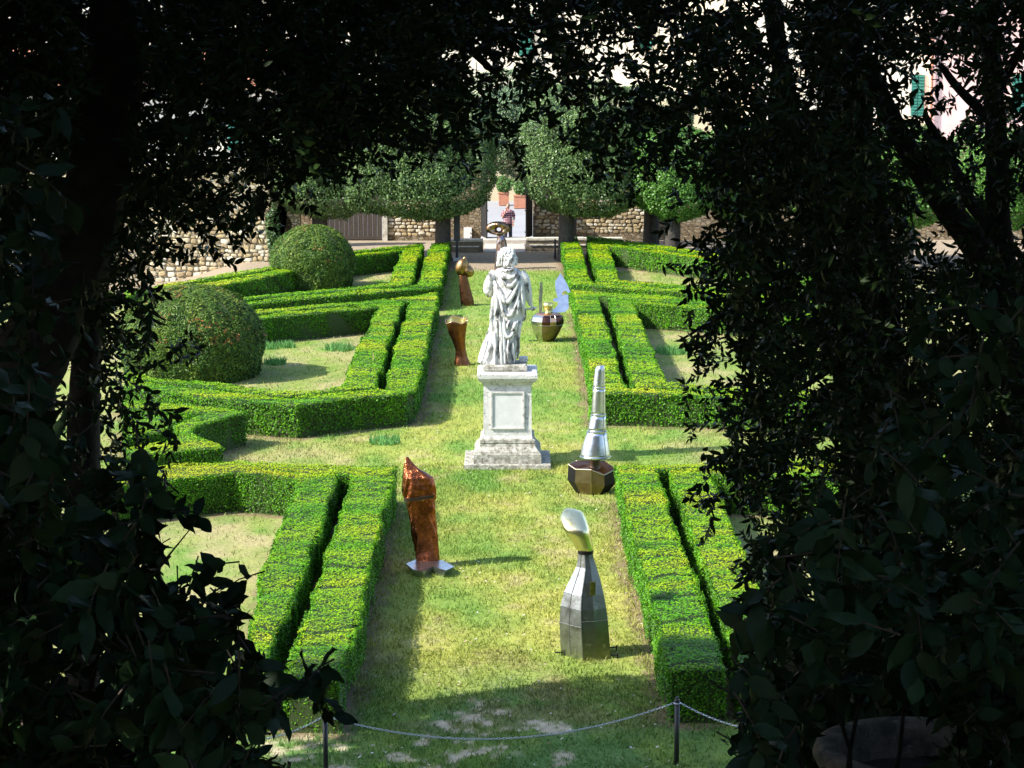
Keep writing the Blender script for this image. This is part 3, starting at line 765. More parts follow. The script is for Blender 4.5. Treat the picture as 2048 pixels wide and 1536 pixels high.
mb = MB(); q = b2 + Vector((0.083, -0.27, 1.06)); mb.box(q, (0.075, 0.02, 0.20), rz=0.15, bev=0.004); mb.build('olive_patch', metal('olive brass patch', (0.34, 0.33, 0.06), 0.4, (20, (0.18, 0.17, 0.04), 0.4, 0.6)), t)
for dx, dy in ((0.40, -0.15), (-0.40, -0.02), (0.40, 0.25)):
    mb = MB(); mb.box(b2 + Vector((dx, dy, 0.05)), (0.1, 0.02, 0.015)); mb.box(b2 + Vector((dx + 0.0505, dy, 0.03)), (0.02, 0.024, 0.10))
    mb.build('ground_peg', M_BLACK, t)

# 3 aluminium cone over a bronze boat
b3 = G(1183, 986); s3 = mpp(b3)
t = thing('metal_sculpture', 'tall silver segmented cone standing over a dark bronze boat-shaped base', 'sculpture', b3, 'metal sculptures on the lawn')
segs = [[(923,1160,1220.6),(900,1165,1217.5),(874,1173,1213)], [(873,1174.5,1212.5),(841,1181,1210.5)], [(840,1181.5,1210),(815,1183,1209.5),(788,1184.5,1209)], [(787,1184.5,1209),(765,1187,1208.5),(749,1189.3,1208),(746,1192,1207)]]
for q, sg in enumerate(segs):
    mb = MB(); rg = loft(b3, s3, sg, 1183, 996, 2.1, 36, 0.9, 0, 4, 0.05, q + 4)
    if q == 3:
        for v in rg[-1] + rg[-2]: v.z += (v.x - b3.x) * 0.10
    mb.rings(rg, cap=True); mb.build('cone_section', M_ALU, t, True)
for y_, l_, r_ in ((923.5,1159,1221.5),(873.5,1173,1213.5),(840.5,1180.5,1211.5),(787.5,1183.5,1210)):
    mb = MB(); mb.rings(loft(b3, s3, [(y_ + 1.2, l_, r_), (y_ - 1.2, l_, r_)], 1183, 996, 2.1, 36, 0.93, 0, 1)); mb.build('rim_ring', metal('rim', (0.75, 0.78, 0.82), 0.25), t)
mb = MB()
for q, sg in enumerate(segs):
    rg = loft(b3, s3, sg, 1183, 996, 2.1, 36, 0.9, 0, 4, 0.05, q + 4); mb.tube([r[31] for r in rg], 0.008, 6)
mb.build('weld_seam', M_WELD, t)
mb = MB(); mb.rings(loft(b3, s3, [(960,1165,1206,0.9),(952,1174,1202,0.9),(940,1178,1200,0.9),(921,1180,1201,0.9)], 1183, 996, 2.2, 24, 0.9, 0, 4)); mb.build('stem', metal('dark stem', (0.14, 0.10, 0.07), 0.45, (8, (0.06, 0.045, 0.03), 0.45, 0.7)), t, True)
# boat: plan outline, left tip, front-left, front-mid, front-right, right tip, back
boat_t = [(a_, b_, c_ * 0.62) for a_, b_, c_ in [(1136.5, 940, 0.02), (1150.5, 950, -0.26), (1181, 951, -0.42), (1207, 961.5, -0.40), (1231.5, 949, -0.02), (1210, 934, 0.34), (1183, 932, 0.42), (1152, 933, 0.30)]]
def bp(px, py, dy): 
    kk = 1 / math.cos(math.atan2(CH, b3.y))
    return b3 + Vector(((px - 1183) * s3, dy, (996 - py - dy / s3 * math.sin(math.atan2(CH, b3.y))) * s3 * kk))
rim = [bp(*q) for q in boat_t]
midr = [b3 + Vector(((v.x - b3.x) * 1.04, (v.y - b3.y) * 0.98, v.z * 0.48)) for v in rim]
botr = [b3 + Vector(((v.x - b3.x) * 0.66, (v.y - b3.y) * 0.70, 0.0)) for v in rim]
mb = MB(); mb.rings([botr, midr, rim], cap=True); o = mb.build('boat_hull', [M_BRONZE, M_BLACK], t)
mi = [0] * len(o.data.polygons)
for f in range(16): mi[f] = 0 if f % 8 in (1, 2) else 1
o.data.polygons.foreach_set('material_index', mi)
deckc = sum(rim, Vector()) / 8 + Vector((0, 0, 0.02))
mb = MB(); mb.add([v + Vector((0, 0, 0.012)) for v in rim] + [deckc], [(i, (i + 1) % 8, 8) for i in range(8)]); mb.build('deck', M_BROWN, t)
mb = MB(); mb.tube([v + Vector((0, 0, 0.008)) for v in rim + rim[:1]], 0.012, 6); mb.tube([botr[2], midr[2] + Vector((0, -0.004, 0)), rim[2]], 0.008, 6); mb.build('hull_edge', metal('hull edge', (0.45, 0.38, 0.27), 0.35), t)
for dx in (-0.27, 0.02): mb = MB(); mb.box(b3 + Vector((dx, -0.34, 0.0)), (0.02, 0.02, 0.16)); mb.build('ground_peg', M_BLACK, t)

# 4 open-topped brown copper form
b4 = G(925, 730); s4 = mpp(b4)
t = thing('metal_sculpture', 'waisted open-topped reddish brown copper sculpture beside the left hedge', 'sculpture', b4, 'metal sculptures on the lawn')
rows4 = [(735,908,942.6),(727,909,939),(717,911,935),(703,911,932),(686,905,931),(669,897,932),(655,893,934),(648,891.5,934.5)]
rg = loft(b4, s4, rows4, 925, 734, 2.6, 36, 0.78, 0, 4, 0.10, 8)
for k in (1, 2, 3):
    for q, v in enumerate(rg[-k]): v.z += (0.10 * max(0, (v.y - b4.y)) / 0.2 + 0.03 * math.sin(q * 0.8)) * (1.0 if k == 1 else 0.6 / k)
inner = [[Vector((b4.x + (v.x - b4.x) * 0.90 - 0.012, b4.y + (v.y - b4.y) * 0.90, v.z - 0.004)) for v in rg[-1]]]
for k, f_ in ((4, 0.86), (9, 0.82)):
    inner.append([Vector((b4.x + (v.x - b4.x) * f_, b4.y + (v.y - b4.y) * f_, v.z)) for v in rg[-k]])
mb = MB(); mb.rings(rg + inner); mb.build('copper_body', M_BROWN, t, True)
mb = MB(); mb.rings([inner[0], inner[1], inner[2]], cap=False)
for v in mb.V: v.x = b4.x + (v.x - b4.x) * 0.985; v.y = b4.y + (v.y - b4.y) * 0.985
mb.build('golden_lining', M_BRASS, t, True)
mb = MB(); mb.tube(rg[-1] + rg[-1][:1], 0.011, 6); mb.build('rim', metal('copper rim', (0.75, 0.42, 0.28), 0.25), t, True)
mb = MB(); mb.tube([v + Vector((0, -0.004, 0)) for v in [r[27] for r in rg[:-2]]], 0.006, 6)
for dx in (-0.26, 0.26): mb.box(b4 + Vector((dx, -0.05, 0.02)), (0.10, 0.03, 0.03))
mb.build('seam', metal('dark seam', (0.10, 0.04, 0.02), 0.4), t)

# 5 far-left bronze, leaning foot with lobed head
b5 = G(935, 611); s5 = mpp(b5)
t = thing('metal_sculpture', 'brown bronze post sculpture with two-lobed golden head at far left of lawn', 'sculpture', b5, 'metal sculptures on the lawn')
mb = MB(); mb.rings(loft(b5, s5, [(616,922.5,948),(606,921.5,947.5),(594,920.5,944.5),(577,919,939.5),(563,918.5,936),(554,918.5,934)], 935, 615, 3.0, 28, 0.75, 0, 5, 0.12, 3)); mb.build('foot', metal('brown bronze', (0.20, 0.085, 0.04), 0.33, (9, (0.13, 0.055, 0.03), 0.4, 0.65), None, (16, 0.5, 0.03)), t, True)
mb = MB()
def e5(px, py, rx, rz, ry, tilt):
    c = b5 + Vector(((px - 935) * s5, 0, (615 - py) * s5 * 1.005)); rings = []
    for i in range(15):
        th = -math.pi / 2 + math.pi * (0.01 + 0.98 * i / 14)
        ring = []
        for j in range(22):
            a = 2 * math.pi * j / 22
            v = Vector((rx * s5 * math.cos(th) * math.cos(a), ry * s5 * math.cos(th) * math.sin(a), rz * s5 * math.sin(th)))
            ring.append(c + Matrix.Rotation(tilt, 3, 'Y') @ v)
        rings.append(ring)
    mb.rings(rings)
e5(924, 538, 13, 18, 12, 0.35); e5(936, 546, 11, 14, 12, -0.75); e5(928, 528, 5, 12, 5, 0.2)
o = mb.build('lobed_head', metal('golden bronze', (0.34, 0.21, 0.085), 0.32, (8, (0.30, 0.15, 0.06), 0.45, 0.65), None, (12, 0.25, 0.02)), t, True)
remesh(o, 0.018, 3)
mb = MB(); mb.box(b5 + Vector((0.28, 0.0, 0.02)), (0.1, 0.2, 0.03)); mb.build('ground_peg', M_BLACK, t)

# 6 mushroom with a hole
b6 = G(1003, 539); s6 = mpp(b6)
t = thing('metal_sculpture', 'far mushroom-like sculpture with a holed oval cap, in line with the gate', 'sculpture', b6, 'metal sculptures on the lawn')
def M_mosaic():
    m = mat('patchwork metal', (0.30, 0.25, 0.20), rough=0.32, metal=0.85)
    nt = m.node_tree; v = nt.nodes.new('ShaderNodeTexVoronoi'); v.inputs['Scale'].default_value = 9
    r = nt.nodes.new('ShaderNodeValToRGB'); els = r.color_ramp.elements
    els[0].color = (0.10, 0.05, 0.04, 1); els[1].color = (0.55, 0.53, 0.55, 1)
    for p, c in ((0.35, (0.22, 0.12, 0.08, 1)), (0.55, (0.33, 0.30, 0.24, 1)), (0.75, (0.30, 0.24, 0.30, 1))): e = els.new(p); e.color = c
    tc = [n for n in nt.nodes if n.type == 'TEX_COORD'][0]
    nt.links.new(tc.outputs['Object'], v.inputs['Vector']); nt.links.new(v.outputs['Color'], r.inputs[0]); nt.links.new(r.outputs[0], nt.nodes['Principled BSDF'].inputs['Base Color'])
    return m
M_MOS = M_mosaic()
mb = MB(); mb.rings(loft(b6, s6, [(540,988,1019),(525,990,1019),(503,992,1016),(481,993.5,1012),(472,994,1007),(468,993,1007)], 1003, 540, 2.2, 28, 0.9, 0, 4, 0.08, 6)); mb.build('stem', M_MOS, t, True)
# cap: lens swept around a hole that faces the viewer
c6 = b6 + Vector(((996 - 1003) * s6, 0, (540 - 457.5) * s6)); hole = c6 + Vector((2.0 * s6, 0, -2.0 * s6))
mb = MB(); rings = []
for i in range(40):
    a = 2 * math.pi * i / 40
    e_ = Vector((25 * s6 * math.cos(a), 0, 14.0 * s6 * math.sin(a) * (1.0 if math.sin(a) > 0 else 0.95)))
    outer = c6 + e_; inn = hole + Vector((4.4 * s6 * math.cos(a), 0, 3.8 * s6 * math.sin(a)))
    mid_ = (outer + inn) / 2; hx = (outer - inn) / 2; ring = []
    for j in range(14):
        b = 2 * math.pi * j / 14
        ring.append(mid_ + hx * math.cos(b) + Vector((0, 1, 0)) * (0.25 * (1 - 0.35 * abs(math.cos(a)))) * math.sin(b))
    rings.append(ring)
mb.rings(rings + [rings[0]], cap=False); mb.build('holed_cap', metal('mottled cap bronze', (0.36, 0.24, 0.13), 0.27, (10, (0.20, 0.10, 0.07), 0.42, 0.6), (14, (0.52, 0.46, 0.48), 0.58, 0.7), (14, 0.4, 0.03)), t, True)

# 7 patchwork pot with blades
b7 = G(1091, 682); s7 = mpp(b7)
t = thing('metal_sculpture', 'round patchwork metal pot with silver blades and gold knob, right of the statue', 'sculpture', b7, 'metal sculptures on the lawn')
rows7 = [(687,1078,1105),(680,1072,1112),(668,1065.5,1119.5),(652,1062,1127),(645,1061.6,1128),(637,1064,1126),(631,1072,1119),(629,1082,1112)]
rg = loft(b7, s7, rows7, 1091, 686, 2.0, 36, 0.92, 0, 3, 0.0, 1)
mb = MB(); mb.rings(rg)
M_SILV = metal('silver sheet', (0.60, 0.60, 0.57), 0.25, (6, (0.40, 0.38, 0.33), 0.45, 0.7)); M_DKBR = metal('dark brown sheet', (0.13, 0.055, 0.04), 0.27, (8, (0.07, 0.03, 0.025), 0.45, 0.7)); M_CUP = metal('bright copper sheet', (0.80, 0.42, 0.24), 0.25)
o = mb.build('pot', [M_SILV, M_DKBR, M_BRONZE, M_CUP], t, False)
mi = [0] * len(o.data.polygons)
for f in range((len(rg) - 1) * 36):
    i, j = divmod(f, 36); az = (j * 10 + 5) % 360         # 270 = toward the viewer
    if i < 9: mi[f] = 2 if 250 < az < 345 else 0
    elif i >= 17: mi[f] = 3
    elif 250 < az or az < 40: mi[f] = 3 if (278 < az < 302 and 9 <= i < 15) else 1
o.data.polygons.foreach_set('material_index', mi)
mb = MB()
for j in (25, 28, 30): mb.tube([r[j] for r in rg[9:18]], 0.007, 6)
mb.tube([rg[9][j] for j in range(24, 36)], 0.007, 6); mb.build('seam', metal('pot seam', (0.5, 0.46, 0.42), 0.3), t)
def q7(zx, zy, d=0.0): return b7 + Vector(((1040 + zx * 0.1106 - 1091) * s7, d, (686 - (530 + zy * 0.1106)) * s7 * 1.006))
mb = MB(); mb.prism([q7(*p, 0.0) for p in ((345,930),(340,680),(330,690),(355,430),(362,340),(400,350),(412,480),(400,660),(398,930))], (0, 1, 0), 0.03); mb.build('thin_blade', M_STEEL, t)
arc = [(760 + 55 + 55 * math.cos(a), 575 - 50 * math.sin(a)) for a in np.linspace(math.pi, 0.25, 8)]
leaf_ = [(740,225),(690,290),(638,370),(640,470),(655,560),(685,640),(600,665),(600,700),(690,715),(670,790),(620,835),(550,850),(575,880),(640,895),(795,890),(830,870),(880,825),(872,590)] + [(760,600)] + arc + [(915,545),(850,400)]
mb = MB(); mb.prism([q7(p[0], p[1], 0.0 + 0.5 * (900 - p[1]) * 0.1106 * s7) for p in leaf_], (0, 1, 0), 0.035); mb.build('broad_blade', M_ALU, t)
mb = MB(); mb.rings([[q7(505, y, 0.0) + Vector((r * s7 * 0.1106 * math.cos(a), r * s7 * 0.1106 * math.sin(a), 0)) for a in np.linspace(0, 2 * np.pi, 20, endpoint=False)] for y, r in ((920, 80), (890, 60), (865, 40), (845, 55), (830, 85), (730, 92), (712, 70))]); mb.build('gold_knob', M_BRASS, t, True)
mb = MB(); mb.box(b7 + Vector((0.02, -0.02, 0.012)), (1.0, 0.10, 0.02)); mb.build('ground_bar', M_BLACK, t)

# ------------------------------------------------------------------ chain posts at the near end
M_POST = mat('dark painted iron', (0.035, 0.036, 0.042), rough=0.45, metal=0.3, noise=(20, (0.07, 0.06, 0.055), 0.5, 0.75))
M_CHAIN = mat('galvanised chain', (0.55, 0.56, 0.58), rough=0.35, metal=0.9)
def post(lab, px, py, h, name='chain_post', r=0.031, grp='dark posts of the near chain barrier'):
    b = G(px, py)
    t = thing(name, lab, 'post', b, grp)
    mb = MB(); mb.tube([b + Vector((0, 0, -0.05)), b + Vector((0, 0, h - 0.05))], [r, r], 14); mb.build('shaft', M_POST, t, True)
    mb = MB(); mb.rings([[b + Vector((q * math.cos(a), q * math.sin(a), z)) for a in np.linspace(0, 2 * np.pi, 14, endpoint=False)] for z, q in ((h - 0.06, r * 1.15), (h - 0.045, r * 1.15), (h - 0.035, r * 0.6), (h - 0.025, r * 0.75), (h - 0.01, r * 0.7), (h, r * 0.25))]); mb.build('cap', M_POST, t, True)
    mb = MB(); mb.tube([b + Vector((math.cos(a) * (r + 0.012), math.sin(a) * (r + 0.012), h - 0.085)) for a in np.linspace(0, 2 * np.pi, 13)], 0.006, 6); mb.build('ring', M_CHAIN, t)
    return b
p_r = post('dark iron chain post at the right end of the near lawn', 1353, 1529, 0.87)
p_l = post('dark iron chain post at the left end of the near lawn', 652, 1560, 0.87)
def chain(lab, A, B, sag, L=0.05, w=0.011):
    n = max(4, int((B - A).length * 1.01 / (L * 0.72)))
    pts = [A.lerp(B, i / n) - Vector((0, 0, 4 * sag * (i / n) * (1 - i / n))) for i in range(n + 1)]
    mb = MB()
    for i in range(n):
        m = (pts[i] + pts[i + 1]) / 2; d = (pts[i + 1] - pts[i]).normalized()
        s_ = d.cross(Vector((0, 0, 1))).normalized(); u = s_.cross(d)
        if i % 2: s_, u = u, s_
        path = [m + d * (L / 2 * math.cos(a)) + s_ * (w * math.sin(a)) for a in np.linspace(0, 2 * np.pi, 9)[:-1]]
        mb.tube(path + path[:1], 0.0042, 5, cap=False)
    o = mb.build('chain', M_CHAIN, None, True)
    return tag(o, lab, 'chain', 'chains of the near barrier')
h_ = Vector((0, 0, 0.785))
chain('long galvanised chain sagging across the near lawn between two posts', p_l + h_ + Vector((0.04, 0, 0)), p_r + h_ - Vector((0.04, 0, 0)), 0.36)
chain('galvanised chain running right from the right near post into the leaves', p_r + h_ + Vector((0.04, 0, 0)), p_r + h_ + Vector((1.65, -0.35, -0.22)), 0.16)
chain('galvanised chain running left from the left near post in front of hedge', p_l + h_ - Vector((0.04, 0, 0)), p_l + h_ + Vector((-1.6, -0.2, -0.05)), 0.22)
for k_, sx in ((0, 1.65), (1, -1.6)):
    pb = (p_r if k_ == 0 else p_l) + Vector((sx + (0.04 if sx > 0 else -0.04), -0.35 if k_ == 0 else -0.2, 0))
    t = thing('chain_post', ['third chain post hidden among the right foreground leaves', 'outer left chain post hidden among the dark leaves'][k_], 'post', pb, 'dark posts of the near chain barrier')
    mb = MB(); mb.tube([pb + Vector((0, 0, -0.4)), pb + Vector((0, 0, 0.80))], 0.031, 12); mb.build('shaft', M_POST, t, True)

# little things on the beds
q = G(747, 782); mb = MB(); mb.tube([q, q + Vector((0.01, 0, 0.95))], [0.014, 0.012], 6)
tag(mb.build('wooden_stake', mat('stake wood', (0.35, 0.24, 0.12), rough=0.8)), 'thin wooden stake in the gap between left box hedges', 'stake')
def weed(lab, px, py, r, n):
    c = G(px, py); rg_ = np.random.default_rng(int(px))
    a = rg_.uniform(0, 2 * np.pi, n); rr = r * np.sqrt(rg_.random(n)); h = rg_.uniform(0.08, 0.24, n)
    x = c.x + rr * np.cos(a); y = c.y + rr * np.sin(a); la = rg_.uniform(0, 2 * np.pi, n); w = 0.018
    V = np.stack([np.stack([x - w, y, 0 * x], -1), np.stack([x + w, y, 0 * x], -1), np.stack([x + 0.08 * np.cos(la), y + 0.08 * np.sin(la), h], -1)], 1).reshape(-1, 3)
    o = mknp('weed_tuft', V, np.arange(3 * n).reshape(-1, 3), M_GRASS, None, np.repeat(np.array([(0.14, 0.33, 0.09)]) * rg_.uniform(0.7, 1.3, (n, 1)), 3, 0))
    tag(o, lab, 'weed', 'green weeds in the dry beds')
weed('green weed tuft left of its twin against the dark hedge, beside large topiary', 537, 697, 0.28, 220)
weed('green weed tuft second from large topiary against the hedge', 575, 695, 0.22, 180)
weed('wide low weed patch at the right of the topiary bed', 680, 700, 0.42, 300)
weed('weed tuft closest to the side of the large topiary', 550, 728, 0.3, 200)
weed('weed patch in the cross path left of the pedestal', 770, 886, 0.35, 200)
weed('green weed patch in the dry bed on the right', 1345, 706, 0.5, 320)

# ------------------------------------------------------------------ far end: walls, gate, street, buildings
def rubble_mat(name, c1, c2, c3, scale=5.0, mortar=(0.42, 0.37, 0.28)):
    m = bpy.data.materials.new(name); m.use_nodes = True
    nt = m.node_tree; N = nt.nodes; L = nt.links; b = N['Principled BSDF']; b.inputs['Roughness'].default_value = 0.95; b.inputs['Specular IOR Level'].default_value = 0.1
    tc = N.new('ShaderNodeTexCoord'); mp = N.new('ShaderNodeMapping'); mp.inputs['Scale'].default_value = (1, 1, 1.6); L.new(tc.outputs['Object'], mp.inputs[0])
    v = N.new('ShaderNodeTexVoronoi'); v.inputs['Scale'].default_value = scale; L.new(mp.outputs[0], v.inputs['Vector'])
    sx = N.new('ShaderNodeSeparateColor'); L.new(v.outputs['Color'], sx.inputs[0])
    r = N.new('ShaderNodeValToRGB'); e = r.color_ramp.elements
    e[0].color = (*c1, 1); e[1].color = (*c3, 1); q = e.new(0.5); q.color = (*c2, 1); L.new(sx.outputs[0], r.inputs[0])
    n2 = N.new('ShaderNodeTexNoise'); n2.inputs['Scale'].default_value = 12; n2.inputs['Detail'].default_value = 7; L.new(tc.outputs['Object'], n2.inputs['Vector'])
    v2 = N.new('ShaderNodeTexVoronoi'); v2.feature = 'DISTANCE_TO_EDGE'; v2.inputs['Scale'].default_value = scale; L.new(mp.outputs[0], v2.inputs['Vector'])
    r2 = N.new('ShaderNodeValToRGB'); r2.color_ramp.elements[0].position = 0.02; r2.color_ramp.elements[1].position = 0.10; L.new(v2.outputs[0], r2.inputs[0])
    mx = N.new('ShaderNodeMix'); mx.data_type = 'RGBA'; mx.inputs['A'].default_value = (*mortar, 1); L.new(r2.outputs[0], mx.inputs['Factor']); L.new(r.outputs[0], mx.inputs['B'])
    m2 = N.new('ShaderNodeMix'); m2.data_type = 'RGBA'; m2.blend_type = 'MULTIPLY'; m2.inputs['Factor'].default_value = 0.6; L.new(mx.outputs['Result'], m2.inputs['A']); L.new(n2.outputs[0], m2.inputs['B'])
    L.new(m2.outputs['Result'], b.inputs['Base Color'])
    bp = N.new('ShaderNodeBump'); bp.inputs['Distance'].default_value = 0.06; L.new(r2.outputs[0], bp.inputs['Height']); L.new(bp.outputs[0], b.inputs['Normal'])
    return m
M_RUB = rubble_mat('rubble masonry', (0.50, 0.38, 0.20), (0.62, 0.52, 0.34), (0.72, 0.64, 0.48), 4.5)
M_RUB_SHADE = rubble_mat('brown shaded rubble masonry', (0.26, 0.18, 0.10), (0.38, 0.29, 0.18), (0.50, 0.42, 0.30), 5.0, (0.30, 0.25, 0.18))  # darker copy of the rubble, tree shade put into its brown colour
M_STN = [mat('wall stone %s' % k, c, rough=0.95, spec=0.1, noise=(6, tuple(q * 0.68 for q in c), 0.4, 0.7), bump=(18, 0.5, 0.03)) for k, c in (('ochre', (0.55, 0.43, 0.24)), ('buff', (0.62, 0.53, 0.36)), ('pale', (0.72, 0.66, 0.53)), ('brown', (0.42, 0.32, 0.19)))]
M_PLASTER = mat('cream plaster', (0.80, 0.73, 0.58), rough=0.95, spec=0.1, noise=(0.7, (0.70, 0.62, 0.46), 0.45, 0.75), noise2=(4, (0.84, 0.79, 0.68), 0.5, 0.8), bump=(9, 0.15, 0.02))
M_PINK = mat('pink plaster', (0.78, 0.50, 0.44), rough=0.95, spec=0.1, noise=(0.8, (0.82, 0.60, 0.55), 0.4, 0.7))
M_OCHRE = mat('ochre plaster', (0.84, 0.74, 0.58), rough=0.95, spec=0.1, noise=(0.6, (0.66, 0.44, 0.20), 0.55, 0.72))
M_SHUT = mat('green shutter paint', (0.02, 0.16, 0.11), rough=0.5)
M_TERRA = mat('terracotta', (0.50, 0.21, 0.12), rough=0.85, noise=(8, (0.36, 0.15, 0.09), 0.45, 0.7))
M_WOODD = mat('dark weathered wood', (0.045, 0.035, 0.028), rough=0.8, noise=(5, (0.08, 0.065, 0.05), 0.45, 0.7), stretch=(6, 6, 0.6))
M_PAVE = mat('pale street paving', (0.27, 0.275, 0.29), rough=0.9, spec=0.15, noise=(0.6, (0.31, 0.315, 0.33), 0.4, 0.7), noise2=(6, (0.23, 0.235, 0.245), 0.55, 0.75))
M_CAPST = mat('capstone', (0.58, 0.54, 0.46), rough=0.9, noise=(6, (0.30, 0.27, 0.21), 0.45, 0.7), bump=(14, 0.4, 0.02))
M_GLASS = mat('window pane', (0.03, 0.04, 0.05), rough=0.08, spec=0.8)

# shared rough stone shapes
STN_ME = []
for k in range(10):
    rr_ = random.Random(k + 40); V = []
    for z, ins in ((0.0, 0.0), (0.7, 0.03), (1.0, 0.16)):
        for q in range(8):
            a = 2 * math.pi * q / 8 + 0.39
            x = math.copysign(abs(math.cos(a)) ** 0.55, math.cos(a)) * (0.5 - ins) * rr_.uniform(0.70, 1.06); y = math.copysign(abs(math.sin(a)) ** 0.55, math.sin(a)) * (0.5 - ins) * rr_.uniform(0.70, 1.06)
            V.append((x, -z, y))
    Fc = [(i * 8 + j, i * 8 + (j + 1) % 8, (i + 1) * 8 + (j + 1) % 8, (i + 1) * 8 + j) for i in range(2) for j in range(8)] + [tuple(16 + j for j in range(8))]
    for mi_, m_ in enumerate(M_STN):
        me = bpy.data.meshes.new('stone'); me.from_pydata(V, [], Fc); me.materials.append(m_); me.update(); STN_ME.append(me)
def stones(parent, A, B, z0, z1, w=0.34, h=0.21, depth=0.07, seed=1, skip=None):
    """courses of rough stones on a wall face running A -> B (outside = right hand of A->B turned to -y)"""
    rg = random.Random(seed); A = Vector(A); B = Vector(B); d = (B - A); L = d.length; d.normalize()
    rot = math.atan2(d.y, d.x); z = z0; cnt = 0
    while z < z1 and cnt < 298:
        hh = h * rg.uniform(0.75, 1.25); u = rg.uniform(-w, 0)
        while u < L and cnt < 298:
            ww = w * rg.uniform(0.55, 1.5); c = A + d * (u + ww / 2)
            if 0 < u + ww / 2 < L and not (skip and skip(u + ww / 2, z)):
                o = bpy.data.objects.new('stone', STN_ME[rg.randrange(len(STN_ME))])
                link(o, parent); off = ORG[parent.name]
                o.location = Vector((c.x, c.y, z + hh / 2)) - off
                o.scale = (ww * 0.94, depth * rg.uniform(0.6, 1.5), hh * 0.92)
                o.rotation_euler = (0, rg.uniform(-0.22, 0.22), rot); o.location.z += rg.uniform(-0.035, 0.035); cnt += 1
            u += ww
        z += hh
    return cnt

WY = 95.0
def wx(px, y=WY): return Y(px, 460, y).x
def wallbox(name, x0, x1, z0, z1, y, th, m, parent):
    mb = MB(); mb.box(((x0 + x1) / 2, y + th / 2, (z0 + z1) / 2), (x1 - x0, th, z1 - z0)); return mb.build(name, m, parent)
gw = thing('garden_wall', 'old rubble garden wall pierced by the open gate behind clipped trees', 'wall', (wx(900), WY, 0))
wallbox('wall_panel', wx(772), wx(962), -0.5, 4.0, WY, 0.6, M_RUB_SHADE, gw)
wallbox('wall_panel', wx(1066), wx(1300), -0.5, 4.0, WY, 0.6, M_RUB_SHADE, gw)
wallbox('lintel', wx(962) + 0.003, wx(1066) - 0.003, 3.05, 4.0, WY + 0.01, 0.55, M_RUB_SHADE, gw)
wallbox('wall_panel', wx(545), wx(648), -0.9, 4.0, WY - 3.0, 0.6, M_RUB_SHADE, gw)
wallbox('wall_panel', wx(1318), wx(2300), -0.5, 4.0, WY + 0.3, 0.6, M_RUB_SHADE, gw)
wallbox('corner_pier', wx(765), wx(775), -0.5, 4.0, WY - 0.12, 0.5, M_CAPST, gw)
n1 = stones(gw, (wx(778), WY, 0), (wx(866), WY, 0), 0.2, 2.0, 0.24, 0.155, 0.035, 5)
stones(gw, (wx(1072), WY, 0), (wx(1300), WY, 0), 0.3, 2.0, 0.26, 0.15, 0.03, 6)
# dark timber gate in the recess on the left and a door on the right
def planks(name, lab, x0, x1, z0, z1, y, n, parent=None):
    t = thing(name, lab, 'gate' if n > 8 else 'door', ((x0 + x1) / 2, y, z0))
    w = (x1 - x0) / n
    for k in range(n):
        mb = MB(); mb.box((x0 + w * (k + 0.5), y + (0.01 if k % 2 else 0), (z0 + z1) / 2), (w * 0.96, 0.05, z1 - z0), bev=0.008); mb.build('plank', M_WOODD, t)
    for zz_ in (z0 + 0.3, z1 - 0.5): mb = MB(); mb.box(((x0 + x1) / 2, y - 0.05, zz_), (x1 - x0, 0.04, 0.14)); mb.build('crossbar', M_WOODD, t)
planks('timber_gate', 'wide dark timber gate in shade behind the smaller topiary', wx(650), wx(764), -0.2, 3.2, WY + 0.1, 12)
planks('timber_door', 'dark door in the wall beside the right clipped trees', wx(1301), wx(1317), -0.2, 2.6, WY + 0.25, 3)
# open gate leaves, seen almost edge-on
for lab, px0, sgn in (('left leaf of the open dark iron gate carrying a white notice', 963, 1), ('right leaf of the open dark iron gate', 1064, -1)):
    x0 = wx(px0); y0 = WY - 0.05; t = thing('gate_leaf', lab, 'gate', (x0, y0, 0.15), 'leaves of the open gate')
    a = math.radians(-78 if sgn > 0 else -103); dv = Vector((math.cos(a), math.sin(a), 0)); Lf = 1.15
    mb = MB(); mb.box(Vector((x0, y0, 1.6)) + dv * Lf / 2, (Lf, 0.05, 2.8), rz=a); mb.build('sheet', M_BLACK if sgn < 0 else mat('gate iron', (0.03, 0.032, 0.036), rough=0.5, metal=0.4), t)
    for zz_ in (0.45, 1.35, 2.4): mb = MB(); mb.box(Vector((x0, y0, zz_)) + dv * Lf / 2 + Vector((0.03 * sgn, -0.01, 0)), (Lf * 0.98, 0.06, 0.07), rz=a); mb.build('rail', mat('gate rail iron', (0.07, 0.07, 0.075), rough=0.5, metal=0.4), t)
    if sgn > 0:
        mb = MB(); mb.box(Vector((x0, y0, 1.78)) + dv * 0.62 + Vector((0.045, 0, 0)), (0.40, 0.01, 0.22 * 1.4), rz=a); mb.build('paper_notice', mat('paper', (0.8, 0.8, 0.78), rough=0.9), t)
t = thing('utility_box', 'white metal utility cabinet on the wall left of the gate', 'cabinet', (wx(935), WY - 0.1, 0.1))
x0, x1 = wx(927.5), wx(943.5); za, zb_ = Y(935, 476, WY).z, Y(935, 455, WY).z
mb = MB(); mb.box(((x0 + x1) / 2, WY - 0.1, (za + zb_) / 2), (x1 - x0, 0.18, zb_ - za), bev=0.01); mb.build('cabinet', mat('white enamel', (0.72, 0.74, 0.76), rough=0.4), t)
for zq in ((za + zb_) / 2, za + 0.06): mb = MB(); mb.box((x1 - 0.05, WY - 0.2, zq), (0.02, 0.02, 0.06)); mb.build('hinge', M_BLACK, t)

